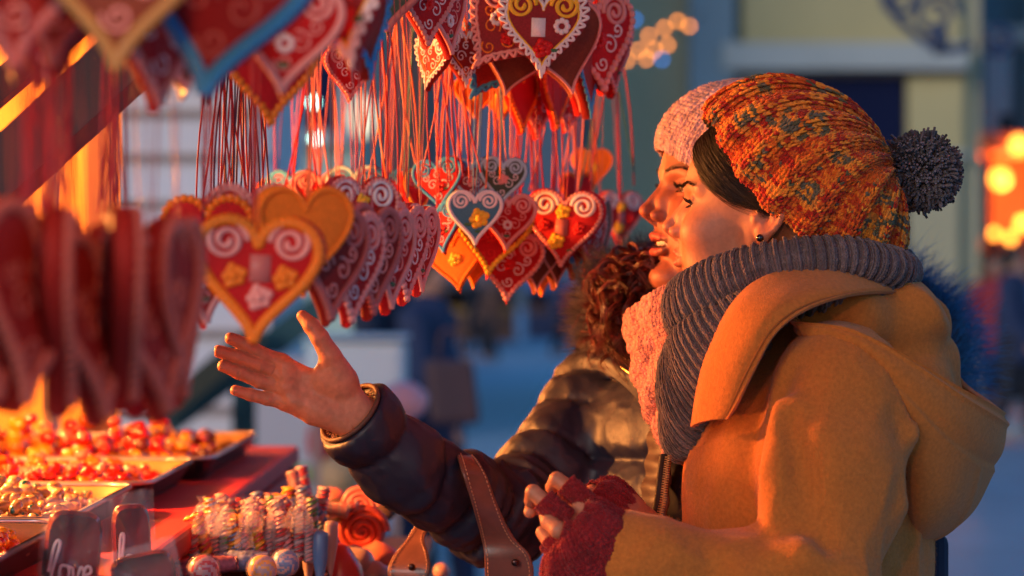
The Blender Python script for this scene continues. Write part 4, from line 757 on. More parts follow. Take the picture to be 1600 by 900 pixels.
def fill(kind, y0, y1, x0, x1, r, n, top, lab, cat, grp, wts):
    rg = random.Random(len(kind) + n); pl = []
    for k in range(n * 30):
        if len(pl) >= n: break
        x = rg.uniform(x0, x1); y = rg.uniform(y0, y1)
        if x < -.187 * y - .01: continue
        z = TZ + .006 + r * .7; edge = min(1, (x1 - x) / .09) ** .7
        hmax = top * edge * (.55 + .45 * math.sin((y - y0) / (y1 - y0) * 3.14))
        for px_, py_, pz_ in pl:
            dd = (x - px_) ** 2 + (y - py_) ** 2
            if dd < (1.55 * r) ** 2: z = max(z, pz_ + math.sqrt(max(0, (1.62 * r) ** 2 - dd)))
        if z > TZ + .012 + r + hmax: continue
        pl.append((x, y, z)); q = rg.choices(range(len(SW[kind])), wts)[0]; me = SW[kind][q]; o = bpy.data.objects.new(cat.replace(' ', '_'), me); o.location = (x, y, z); s = r * rg.uniform(.88, 1.12); o.scale = (s, s, s); o.rotation_euler = (rg.uniform(-.5, .5), rg.uniform(-.5, .5), rg.uniform(0, 6.28)); SC.collection.objects.link(o); tag(o, lab[q], cat, grp)
fill('ball', 2.45, 2.90, -.66, -.50, .0086, 150, .034, ['round yellow sweet with a red side in the nearest tray', 'round red sweet with an orange side in the nearest tray', 'round plain orange sweet in the nearest tray'], 'gumball', 'round sweets in the nearest tray', (4, 3, 3))
fill('nut', 3.0, 3.46, -.80, -.50, .0082, 280, .034, ['tan nut sweet with a teal stripe in the middle tray', 'cream nut sweet in the middle tray', 'plain tan nut sweet in the middle tray'], 'nut sweet', 'nut sweets in the middle tray', (4, 3, 5))
fill('crinkle', 3.55, 3.99, -.88, -.50, .0105, 190, .030, ['small crinkled red jelly in the third tray', 'small crinkled orange jelly in the third tray', 'small crinkled pink jelly in the third tray'], 'crinkled jelly', 'crinkled jellies in the third tray', (5, 4, 2))
fill('jelly', 4.08, 4.71, -1.0, -.48, .0122, 290, .055, ['plump ' + c + ' jelly in the farthest tray' for c in ('red', 'yellow', 'orange and yellow', 'red and pink', 'teal', 'dark wine')], 'plump jelly', 'jellies in the farthest tray', (6, 4, 4, 3, .6, .6))
# heart lollipops in cellophane, written on in icing
CELL = mat('cellophane', (.9, .75, .78, 1), rough=.12, alpha=.10, spec=.8, bump=.9, bscale=70, bdist=.004); SYR = mat('syrup_red', (.17, .012, .016, 1), rough=.2, coat=.5); WICE = mat('letter_icing', (.80, .58, .58, 1), rough=.5)
def lolly(px, py, D, w, h, lab, word=True, tilt=0, yaw=10):
    c = W(px, py, D); e = empty('lollipop', tuple(c), lab, 'lollipop'); 
    t = np.linspace(0, 2 * np.pi, 40, endpoint=False); sq = np.stack([np.sign(np.cos(t)) * np.abs(np.cos(t)) ** .45 * w / 2, np.sign(np.sin(t)) * np.abs(np.sin(t)) ** .45 * h / 2], -1)
    cs, sn = math.cos(R(yaw)), math.sin(R(yaw)); rt = lambda V: (np.asarray(V) * 1.0) @ np.array([[math.cos(R(tilt)), 0, math.sin(R(tilt))], [0, 1, 0], [-math.sin(R(tilt)), 0, math.cos(R(tilt))]]) @ np.array([[cs, sn, 0], [-sn, cs, 0], [0, 0, 1]]) + c
    V = np.array([(a * k, y, b * k) for k, y in ((.9, .006), (1, .003), (1, -.003), (.9, -.006)) for a, b in sq] + [(0, .006, 0), (0, -.006, 0)]); F = [tuple(f) for f in gridF(4, 40, cv=True)] + [(i, (i + 1) % 40, 160)[::-1] for i in range(40)] + [(120 + i, 120 + (i + 1) % 40, 161) for i in range(40)]
    mesh_obj('candy_plate', rt(V), F, SYR, e)
    if word:
        L = [[(-.40, -.05), (-.34, .42), (-.27, .52), (-.25, .40), (-.34, -.05), (-.33, -.22), (-.24, -.20), (-.18, -.05)], [(-.10, .08), (-.19, .06), (-.20, -.14), (-.12, -.22), (-.04, -.12), (-.05, .04), (-.10, .08), (.02, .04)], [(.02, .06), (.06, -.20), (.10, -.22), (.16, .06), (.22, .02)], [(.22, -.08), (.34, -.02), (.33, .08), (.26, .08), (.22, -.06), (.26, -.22), (.36, -.20), (.44, -.08)]]
        mb = MB()
        for st_ in L: q = bez(np.array(st_), 30); mb.add(*tube(rt(np.stack([q[:, 0] * w, np.full(30, -.0080), q[:, 1] * h * .62 - h * .16], -1)), .0016, 6, up=(0, 1, .1)))
        mb.obj('icing_word', WICE, e)
    nu, nv = 30, 34; uu, vv = np.meshgrid(np.linspace(-.58, .58, nu), np.linspace(-.56, .64, nv), indexing='ij'); dis = .0025 * vnoise(np.stack([uu * 6, vv * 2, 0 * uu], -1) + px, 1.) + .004 * vnoise(np.stack([uu * 3, vv * 3, 0 * uu], -1) + px, 1.)
    fold = np.clip(vv - .5, 0, 1) * .10 * np.sin(uu * 16); G = np.stack([uu * w, -.012 - dis + fold * h, vv * h + .06 * uu * h], -1); mesh_obj('wrapper', rt(G.reshape(-1, 3)), gridF(nu, nv), CELL, e); G[..., 1] *= -1; mesh_obj('wrapper', rt(G.reshape(-1, 3)), gridF(nu, nv), CELL, e)
    V, F = tube([c + (0, 0, -h / 2), c + (0, 0, -h / 2 - .12)], .0022, 6); mesh_obj('stick', V, F, I_W, e); return e
lolly(112, 868, 2.72, .054, .086, 'flat red candy plate reading love in white icing, in clear wrap at the lower left', tilt=-6, yaw=16); lolly(206, 852, 2.84, .038, .082, 'narrow flat red candy plate in clear wrap right of the love one', True, 3, 20); lolly(226, 905, 2.66, .060, .050, 'round-topped red candy in crumpled wrap at the bottom edge', False, 12, 10)
# twisted sugar sticks standing in a bunch
def stick_mesh(cA, cB, L=.115, r=.0062):
    n = 44; ns = 12; z = np.linspace(0, L, n); a = np.arange(ns) * 2 * np.pi / ns; V = []; 
    for k, zz in enumerate(z):
        tw = zz / L * 26; rr = r * (.35 if k in (0, n - 1) else 1)
        for q in a: b = rr * (1 + .20 * math.cos(3 * (q - 0))); V.append((b * math.cos(q + tw), b * math.sin(q + tw), zz))
    F = gridF(n, ns, cv=True); me = me_of(np.array(V), F, [cA, cB], 'sugar_stick')
    for i, p in enumerate(me.polygons): p.material_index = 1 if (i % ns) in (2, 3, 6, 7) else 0
    return me
SM = {'red': candy_mesh, }; PW = mat('stick_white', (.50, .33, .33, 1), rough=.35); SR = mat('stick_red', (.50, .04, .045, 1), rough=.3); SG = mat('stick_green', (.08, .22, .07, 1), rough=.3); SBL = mat('stick_blue', (.10, .20, .42, 1), rough=.3); SY = mat('stick_yellow', (.80, .38, .04, 1), rough=.3); SPK = mat('stick_pink', (.66, .22, .22, 1), rough=.3)
sm = {'red and white': stick_mesh(PW, SR), 'pink and white': stick_mesh(PW, SPK), 'yellow and red': stick_mesh(SY, SR), 'green and white': stick_mesh(PW, SG), 'blue and white': stick_mesh(PW, SBL), 'yellow and blue': stick_mesh(SY, SBL)}
rg = random.Random(5); names = list(sm)
for k in range(64):
    row = k // 16; col = k % 16; px = 306 + col * 11.6 + rg.uniform(-5, 5); D = 3.30 + row * .07; py = 878 - row * 13 - col * 1.6 + rg.uniform(-6, 6); c = W(px + row * 4, py, D)
    nm = names[[0, 1, 2, 1, 3, 2, 5, 1, 4, 2, 1, 0, 1, 1, 0, 1][(col + row * 5) % 16]]; o = bpy.data.objects.new('sugar_stick', sm[nm]); o.location = tuple(c + (0, 0, -.02)); o.rotation_euler = (rg.uniform(-.22, .10), rg.uniform(-.20, .24), rg.uniform(0, 6)); s = rg.uniform(.84, 1.10); o.scale = (1.25 * s, 1.25 * s, .60 * s * rg.uniform(.85, 1.12)); SC.collection.objects.link(o)
    tag(o, 'twisted ' + nm + ' sugar stick standing in the crowded bunch on the lower shelf', 'sugar stick', 'twisted sugar sticks in the bunch')
bx = empty('display_box', tuple(W(392, 905, 3.42)), 'low dark box holding the twisted sugar sticks upright', 'box')
for nm, c_, s_ in (('box_front', (0, -.155, -.01), (.19, .006, .05)), ('box_back', (0, .155, -.01), (.19, .006, .05)), ('box_side', (-.095, 0, -.01), (.006, .304, .05)), ('box_side', (.095, 0, -.01), (.006, .304, .05))): B(nm, tuple(np.array(bx.location) + c_), s_, DW, bx)
for k in range(26):
    px, py = rg.uniform(305, 480), rg.uniform(792, 830); D = rg.uniform(3.24, 3.36); c = W(px, py, D); t = np.linspace(0, 1, 12); a = np.arange(10) * .628; V = np.array([(c[0] + r_ * math.cos(q) * (1 + .3 * math.sin(3 * q)), c[1] + r_ * math.sin(q), c[2] - .02 + z_) for z_, r_ in ((0, .010), (.012, .0105), (.022, .006), (.027, .0015), (.034, .006)) for q in a]); tag(mesh_obj('sweet_wrapper', V, gridF(5, 10, cv=True), CELL), 'clear twisted wrapper end poking out of the bunch of sugar sticks', 'wrapper', 'clear wrapper ends over the sugar sticks')
# leaning sticks at the counter end
for k, (x0, y0, x1, y1, D, nm) in enumerate([(470, 800, 456, 735, 3.7, 'pink and white'), (482, 800, 470, 728, 3.75, 'red and white'), (520, 850, 480, 776, 3.5, 'blue and white'), (505, 870, 470, 800, 3.45, 'red and white'), (545, 800, 490, 790, 3.6, 'pink and white'), (560, 790, 510, 800, 3.62, 'red and white')]):
    a, b = W(x0, y0, D), W(x1, y1, D); o = bpy.data.objects.new('sugar_stick', sm[nm]); L = np.linalg.norm(b - a); o.location = tuple(a); o.rotation_euler = Vector(b - a).to_track_quat('Z', 'Y').to_euler(); o.scale = (1.35, 1.35, L / .115); SC.collection.objects.link(o)
    tag(o, 'thick ' + nm + ' stick ' + ['leaning steeply at the end of the red counter', 'leaning beside the steep one at the counter end', 'slanting right of the bunch', 'slanting low right of the bunch', 'lying nearly level toward the red roses', 'lying level just under the other level one'][k], 'sugar stick')
# wrapped round lollies along the bottom
def spiral_ball(px, py, D, r, m1, m2, lab):
    c = W(px, py, D); V, F = ball((0, 0, 0), r, 32, 20); e = empty('round_lollipop', tuple(c), lab, 'lollipop'); o = mesh_obj('candy_ball', V + c, F, [m1, m2], e)
    for p in o.data.polygons:
        q = p.center; a = math.atan2(q.z, q.x) / 6.283 * 4 + math.hypot(q.x, q.z) / r * 2.2
        if a % 1 < .45: p.material_index = 1
    V, F = ball((0, 0, 0), r * 1.12, 24, 16); V = V * (1 + .06 * vnoise(V * 90, 1.))[:, None]; mesh_obj('wrapper', V + c, F, CELL, e); V, F = tube([c + (0, 0, -r), c + (.0, 0, -r - .09)], .002, 6); mesh_obj('stick', V, F, I_W, e)
for a in [(245, 884, 3.10, .0135, SBL, PW, 'blue round lollipop left of the checked ones at the bottom'), (318, 892, 3.0, .0165, PW, SR, 'white and red round lollipop at the bottom, left of the cream one'), (410, 890, 3.0, .0155, PW, SY, 'cream and yellow round lollipop at the bottom edge'), (446, 880, 3.1, .0150, SBL, PW, 'blue and white round lollipop right of the cream one'), (690, 893, 3.7, .011, PW, SPK, 'pale pink round lollipop right of the bag tab at the bottom')]: spiral_ball(*a)
def logc(px0, py0, px1, py1, D, r, m, lab):
    C = np.array([W(px0, py0, D), W(px1, py1, D)]); C = C[0] + (C[1] - C[0]) * np.linspace(0, 1, 24)[:, None]; V, F = tube(C, r * np.sin(np.linspace(.35, 2.8, 24)) ** .4, 14); V = V + nrm(V - C.mean(0)) * (.0025 * vnoise(V, 240.))[:, None]; tag(mesh_obj('sugar_roll', V, F, m), lab, 'sugar roll')
logc(268, 890, 372, 880, 3.2, .0115, mat('speckled_red', (.30, .09, .12, 1), rough=.5, noise=.7, nscale=180), 'speckled red sugar roll lying behind the checked lollipop'); logc(335, 878, 420, 874, 3.28, .0125, mat('speckled_blue', (.22, .24, .36, 1), rough=.5, noise=.7, nscale=180), 'speckled blue-grey sugar roll lying before the stick bunch')
for k, (px, py, D, m, L, lab) in enumerate([(482, 868, 3.35, PW, .07, 'white peppermint stick left of the red folds'), (500, 872, 3.30, SBL, .065, 'blue striped mint stick standing low'), (516, 852, 3.36, PW, .06, 'white mint stick just right of the blue striped one')]):
    c = W(px, py, D); V, F = tube([c + (0, 0, -.05), c + (0, 0, 0), c + (.001, 0, L * .4), c + (.002, 0, L * .46), c + (.002, 0, L * .5)], [.0085, .0088, .0088, .0075, .003], 14); tag(mesh_obj('mint_stick', V, F, m), lab, 'mint stick')
# red swirled marzipan roses in wrap
def swirl_rose(px, py, D, r, m, lab):
    c = W(px, py, D); e = empty('swirl_lollipop', tuple(c), lab, 'lollipop'); mb = MB()
    t = np.linspace(0, 1, 90)[:, None]; a = t * 2 * np.pi * 3.2; C = c + r * (1 - .9 * t) * np.concatenate([np.cos(a), 0 * a - .25 * t, np.sin(a)], 1); mb.add(*tube(C, r * .17 * (1 - .3 * t[:, 0]), 8, up=(0, 1, 0))); mb.add(*ball(c + (0, r * .2, 0), (r * .95, r * .25, r * .95), 20, 10)); mb.obj('swirl', m, e)
    V, F = tube([c + (0, .006, -r), c + (.004, .006, -r - .10)], .0022, 6); mesh_obj('stick', V, F, I_W, e)
SRR = mat('swirl_red', (.50, .06, .035, 1), rough=.5); SRP = mat('swirl_salmon', (.75, .20, .14, 1), rough=.4)
swirl_rose(566, 830, 3.62, .031, SRR, 'red swirled rose lollipop, lower of the two beside the navy sleeve'); swirl_rose(562, 790, 3.70, .024, SRP, 'salmon swirled lollipop standing just behind the red rose one')
for k, (px, py, D, r, m, lab) in enumerate([(528, 800, 3.8, .020, CBn, 'brown wrapped sweet between the stick bunch and the roses'), (520, 778, 3.85, .016, SRP, 'salmon wrapped sweet above the brown one'), (548, 880, 3.5, .024, PW, 'pale wrapped sweet below the red rose'), (590, 872, 3.6, .022, SRP, 'salmon wrapped sweet low beside the bag tab'), (580, 898, 3.5, .02, PW, 'pale wrapped sweet at the bottom beside the bag tab'), (600, 800, 4.0, .014, CBn, 'small brown sweet by the sleeve')]):
    tag(lump('wrapped_sweet', px, py, D, r, m, None, 1.2, .9), lab, 'wrapped sweet')
tag(lump('paper_fold', 532, 905, 3.4, .034, SR, None, .8, 1.2), 'dark red crumpled paper at the bottom below the sweets', 'paper')
# ---------------------------------------------------------------- the woman in front
B1 = basis(R(-14), R(6)); S1 = .965; H1 = W(1034, 354, 3.06) - B1 @ np.array([.1165, 0, -.010]) * S1
BR1, SM1, OP1 = B1, 2, 0
f1 = lambda P: head_sdf(to_local(P, H1, B1, S1), OP1, SM1) * S1
pa = empty('person', (H1[0], H1[1], 0), 'woman in a mustard coat, orange bobble hat and grey scarf, hands clasped in red gloves', 'person')
WOOL = mat('mustard_wool', (.53, .165, .030, 1), rough=.95, sheen=.15, spec=.15, bump=.7, bscale=620, bdist=.0016, noise=.16, nscale=240)
YARN = mat('yarn', attr='col', rough=.95, sheen=.15, spec=.15, bump=.3, bscale=1500, bdist=.0006)
def hand(P, joints, palm, thick=.011, k=.006):
    d = None
    for pts, rad in joints:
        e = s_path(P, pts, rad, .0015); d = e if d is None else np.minimum(d, e)
    for pts, rad in palm:
        e = s_path(P, pts, rad, .004); d = smin(d, e, k)
    return d
# hands of the front woman: (px,py,D)
def hp(L): return [W(*p) for p in L]
WA_L = hp([(1010, 905, 2.80), (958, 868, 2.79)])[0:2]
fingA = [(hp([(884, 812, 2.785), (856, 789, 2.78), (833, 769, 2.785), (829, 783, 2.80)]), [.0088, .0082, .0076, .0066]),      # bent over at the tip
         (hp([(916, 788, 2.80), (890, 764, 2.80), (870, 749, 2.805), (862, 762, 2.82)]), [.0088, .0082, .0076, .0066]),
         (hp([(930, 806, 2.85), (890, 800, 2.86), (850, 795, 2.85), (832, 790, 2.83), (828, 800, 2.81)]), [.009, .0082, .0076, .007, .0062]),
         (hp([(900, 835, 2.77), (872, 828, 2.765), (857, 815, 2.775), (852, 802, 2.79)]), [.0092, .0086, .008, .0068]),
         (hp([(890, 858, 2.79), (862, 850, 2.79), (848, 832, 2.80)]), [.009, .0085, .007])]
palmA = [(hp([(884, 815, 2.79), (955, 875, 2.80)]), [.015, .021]), (hp([(912, 795, 2.80), (955, 875, 2.80)]), [.015, .021]), (hp([(900, 840, 2.775), (960, 880, 2.795)]), [.015, .022]), (hp([(890, 862, 2.79), (960, 885, 2.80)]), [.014, .021]),
         (hp([(955, 875, 2.80), (1040, 905, 2.83)]), [.021, .029])]
fingB = [(hp([(930, 790, 2.87), (905, 785, 2.86), (882, 800, 2.85)]), [.009, .0082, .007]), (hp([(955, 775, 2.89), (925, 770, 2.87), (905, 790, 2.86)]), [.009, .0082, .007])]
palmB = [(hp([(935, 795, 2.87), (970, 800, 2.90), (1040, 860, 2.98)]), [.018, .022, .026]), (hp([(950, 775, 2.88), (975, 800, 2.91)]), [.016, .022])]
fhA = lambda P: smin(hand(P, fingA, palmA), hand(P, fingB, palmB), .002)
def torso_sdf(P, c, yaw, s=1.):
    """a plain standing body from shoulders to feet; c = point on the ground under the neck"""
    B = basis(yaw); Q = to_local(P, c, B); S = Q.copy(); S[..., 1] = np.abs(S[..., 1])
    d = s_ell(Q, (0, 0, 1.20), (.105, .150, .20)); d = smin(d, s_ell(Q, (0, 0, .95), (.10, .155, .14)), .08)
    d = smin(d, s_cap(S, (-.01, .06, 1.335), (-.01, .155, 1.315), .052, .048), .04)
    d = smin(d, s_path(S, [(0, .085, .90), (.01, .09, .50), (-.01, .09, .09)], [.085, .057, .038], .02), .03)
    d = smin(d, s_cap(S, (-.02, .09, .05), (.14, .10, .035), .038, .028), .02)
    return d
CA = np.array([.335, 3.06, 0.])                               # under her neck
SHA_L = W(1320, 600, 2.90); ELA_L = W(1262, 935, 2.83); SHA_R = np.array([.335, 3.22, 1.31]); ELA_R = np.array([.30, 3.20, 1.05])
def bodyA(P):
    d = torso_sdf(P, CA, 0)
    d = smin(d, s_path(P, [SHA_L + (0, .02, 0), ELA_L, palmA[-1][0][1]], [.045, .038, .030]), .02)
    return smin(d, s_path(P, [SHA_R, ELA_R, palmB[0][0][2]], [.045, .038, .026]), .02)
def person_mesh(parts, parent):
    Vs, Fs, Cs, n = [], [], [], 0
    for V, F, c in parts: Vs.append(V); Fs.append(F + n); Cs.append(np.ones((len(V), 3)) * c if np.ndim(c) == 1 else c); n += len(V)
    return mesh_obj('body', np.vstack(Vs), np.vstack(Fs), SKIN, parent, cols=np.vstack(Cs))
def skin_col(V, red=None, base=(.48, .185, .10)):
    n = vnoise(V, 60.)[:, None] * .5 + vnoise(V, 220.)[:, None] * .4; return np.clip(np.array(base) * (1 + .13 * n) * (1, 1 - .04, 1 - .05), 0, 1)
Vh, Fh = sdf_mesh(f1, H1 - .15, H1 + .15, .0015); Ch = head_cols(to_local(Vh, H1, B1, S1).astype(float), OP1, SM1)
Vb, Fb = sdf_mesh(bodyA, CA + (-.35, -.32, -.02), CA + (.22, .30, 1.42), .008)
lo = W(815, 735, 2.77) - .02; hi = W(1050, 960, 2.95); Vg, Fg = sdf_mesh(fhA, np.minimum(lo, (lo[0], 2.72, .98)), (hi[0], 3.0, lo[2] + .03), .0013)
person_mesh([(Vh, Fh, Ch), (Vb, Fb, np.array((.5, .22, .13))), (Vg, Fg, skin_col(Vg))], pa)
eyes(H1, B1, S1, pa); brows(H1, B1, S1, lambda q: head_sdf(q, OP1, SM1), pa, LASH)
# --- hat
hatR = [(1104, 176, 1398, 397, 3.035, .086, -42, 60), (1118, 158, 1408, 388, 3.035, .096, -40, 52), (1165, 133, 1411, 360, 3.035, .105, -36, 38), (1225, 126, 1408, 332, 3.035, .104, -22, 20), (1300, 149, 1400, 308, 3.04, .088, -10, 8), (1352, 193, 1391, 292, 3.05, .052, 0, 0), (1376, 238, 1386, 279, 3.05, .022, 0, 0), (1382, 262, 1383, 266, 3.05, .002, 0, 0)]
Gh = ringloft(hatR, 160, 90)
PALH = np.array([(.72, .13, .012), (.50, .05, .01), (.80, .20, .02), (.62, .10, .015), (.42, .025, .012), (.88, .28, .03), (.70, .24, .04), (.11, .10, .05),  (.14, .12, .08), (.85, .30, .03)])
def hatcol(u, v, i, j, rg):
    s = vnoise(np.stack([u * 30, v * 11 + 3, 0 * u + 3.3], -1), .9) + .55 * vnoise(np.stack([u * 60, v * 40, 0 * u], -1), 1.)
    k = np.clip(((s + 1.15) / 2.3 * len(PALH)), 0, len(PALH) - .01).astype(int); k = np.where(rg.random(len(u)) < .12, rg.integers(0, len(PALH), len(u)), k); return PALH[k]
hat = knit('bobble_hat', Gh, 144, 70, hatcol, YARN, pa, cu=True, out=1, rib=8, ribamp=.0050, fuzz=26000, wild=.20, thick=.60, seed=4)
rg = np.random.default_rng(8); n = 2600; pc = W(1438, 269, 3.05); d = nrm(rg.normal(0, 1, (n, 3))); L = .0445 * rg.uniform(.80, 1.05, n); L[rg.random(n) < .04] *= 1.12
sd = nrm(np.cross(d, rg.normal(0, 1, (n, 3)))); t = np.linspace(.25, 1, 5)
P = pc + d[:, None] * (t[None, :, None] * L[:, None, None]) * (1, 1, .98) + sd[:, None] * ((t - .25) ** 2)[None, :, None] * rg.normal(0, .014, (n, 1, 1))
T = nrm(np.gradient(P, axis=1)); A = nrm(np.cross(T, sd[:, None] + .01)); Bq = np.cross(A, T); a = np.arange(6) * np.pi / 3; rr = .00135 * np.array([.6, .9, 1, 1.15, 1.0])
V = P[:, :, None] + rr[None, :, None, None] * (np.cos(a)[None, None, :, None] * A[:, :, None] + np.sin(a)[None, None, :, None] * Bq[:, :, None]); f = gridF(5, 6, cv=True); f = np.vstack([f, [[24, 25, 26, 27], [24, 27, 28, 29]]])
F = (f[None] + (np.arange(n) * 30)[:, None, None]).reshape(-1, 4); cc = np.array((.13, .112, .135)) * (1 + rg.normal(0, .35, (n, 1))) + rg.random((n, 1)) * np.array((.03, .015, .005))
o = mesh_obj('pompom', V.reshape(-1, 3), F, YARN, hat, cols=np.repeat(np.clip(cc, .01, 1), 30, 0))
# --- hair: parted, swept down past the temple and under the hat
hl = np.array([(90, 6, 86), (86, 30, 74), (72, 50, 58), (52, 62, 40), (28, 69, 27), (8, 74, 23), (-14, 76, 23)]) * .001
paths = []
for k in range(1500):
    s = random.random() ** .8; off = .0015 + .006 * random.random() * min(1, s * 4 + .2); base = hl.copy(); base[:, 0] -= s * .045; base[:, 2] += s * .012; base[:, 1] *= 1 - .25 * s
    base = base + np.array([random.gauss(0, .0022), 0, random.gauss(0, .0022)]) + np.array([[random.gauss(0, .0014), 0, random.gauss(0, .0014)] for _ in base]); p = bez(base, 14)
    for sy in ((1,) if k % 3 else (1, -1)): paths.append((p * (1, sy, 1), off))
PP = np.array([p for p, o in paths]); OO = np.array([o for p, o in paths]); PP = project(PP, lambda q: head_sdf(q.astype(np.float32), OP1, SM1), OO[:, None])
strands('hair', (PP * S1) @ B1.T + H1, .00030, mat('hair_brown_black', attr='col', rough=.5, spec=.3), pa, (.012, .007, .007), jitcol=.6, seed=2)
q = project(np.array([[-.0065, .080, -.012]]), lambda q: head_sdf(q.astype(np.float32), OP1, SM1), .0012)[0] * S1 @ B1.T + H1
V, F = ball(q, .0042, 14, 10); mesh_obj('earring', V, F, mat('black_stud', (.01, .01, .015, 1), rough=.15, coat=1), pa)
wisp = []
for k in range(90):
    b = hl.copy(); t = np.linspace(0, 1, len(b))[:, None]; b = b + np.array([.0015 + abs(random.gauss(0, .004)), 0, 0]) + np.array([random.gauss(0, .003), 0, random.gauss(-.002, .004)]) * t; i0 = random.randint(0, 3); wisp.append(bez(b[i0:i0 + 4], 14))
wisp = project(np.array(wisp), lambda q: head_sdf(q.astype(np.float32), OP1, SM1), .0022); strands('hair_wisps', (wisp * S1) @ B1.T + H1, .00016, MATS['hair_brown_black'], pa, (.012, .007, .007), seed=6)
# --- scarf: a wide ribbed snood, folded over itself
def loop(ctr, nu, nv, ph=0):
    """closed loop of flattened roll; ctr rows (px,py,D, radial thickness, height) -> (nu,nv,3)"""
    c = np.array(ctr, float); c = np.vstack([c[-2:], c, c[:3]]); n = len(ctr); k = len(c); full = bez(c, (k - 1) * 24 + 1)[2 * 24:(2 + n) * 24]; idx = np.linspace(0, len(full), nu, endpoint=False).astype(int); c = full[idx]
    C = np.array([W(*p[:3]) for p in c]); T = nrm(np.roll(C, -1, 0) - np.roll(C, 1, 0)); ctrp = C.mean(0); O = C - ctrp; O[:, 2] = 0; O = nrm(O - (O * T).sum(1, keepdims=True) * T); U = np.cross(T, O)
    if U[:, 2].mean() < 0: U = -U
    a = np.linspace(0, 2 * np.pi, nv, endpoint=False) + ph
    return C[:, None] + c[:, 3, None, None] * np.cos(a)[None, :, None] * O[:, None] + c[:, 4, None, None] * np.sin(a)[None, :, None] * U[:, None]
def scol(u, v, i, j, rg): n = vnoise(np.stack([u * 30, v * 9, 0 * u], -1), 1.)[:, None]; return np.array((.145, .10, .10)) * (1 + .22 * n) + rg.random((len(u), 1)) * .03
G1 = loop([(1083, 478, 3.00, .026, .036), (1135, 444, 2.965, .024, .030), (1215, 414, 2.942, .022, .024), (1310, 404, 2.945, .022, .021), (1385, 418, 2.98, .024, .020), (1400, 426, 3.06, .024, .020), (1370, 412, 3.16, .026, .022), (1250, 425, 3.19, .024, .024), (1130, 455, 3.14, .026, .03), (1085, 480, 3.07, .028, .036)], 420, 60)
sc = knit('scarf', G1, 384, 44, scol, YARN, pa, cu=True, cv=True, out=1, rib=6, ribamp=.0024, fuzz=2500, thick=.8, wild=.06, puff=.45, seed=7)
G2 = loop([(1078, 590, 2.975, .022, .052), (1104, 556, 2.945, .020, .044), (1160, 505, 2.93, .020, .030), (1235, 462, 2.94, .020, .022), (1350, 448, 2.97, .020, .018), (1385, 445, 3.06, .022, .02), (1340, 450, 3.18, .022, .026), (1180, 500, 3.18, .022, .03), (1085, 590, 3.08, .024, .05), (1064, 606, 3.02, .024, .052)], 420, 60)
knit('scarf_fold', G2, 372, 52, scol, YARN, sc, cu=True, cv=True, out=1, rib=6, ribamp=.0024, fuzz=2000, thick=.8, wild=.06, puff=.45, seed=9)
G3 = loop([(1062, 662, 3.01, .018, .036), (1078, 642, 2.985, .018, .034), (1120, 600, 2.98, .02, .03), (1180, 560, 2.99, .02, .03), (1250, 540, 3.05, .02, .03), (1180, 560, 3.15, .02, .03), (1100, 630, 3.10, .02, .03), (1066, 666, 3.05, .02, .034)], 320, 48)
knit('scarf_fold', G3, 264, 36, scol, YARN, sc, cu=True, cv=True, out=1, rib=6, ribamp=.0024, fuzz=1000, thick=.8, wild=.06, puff=.45, seed=10)

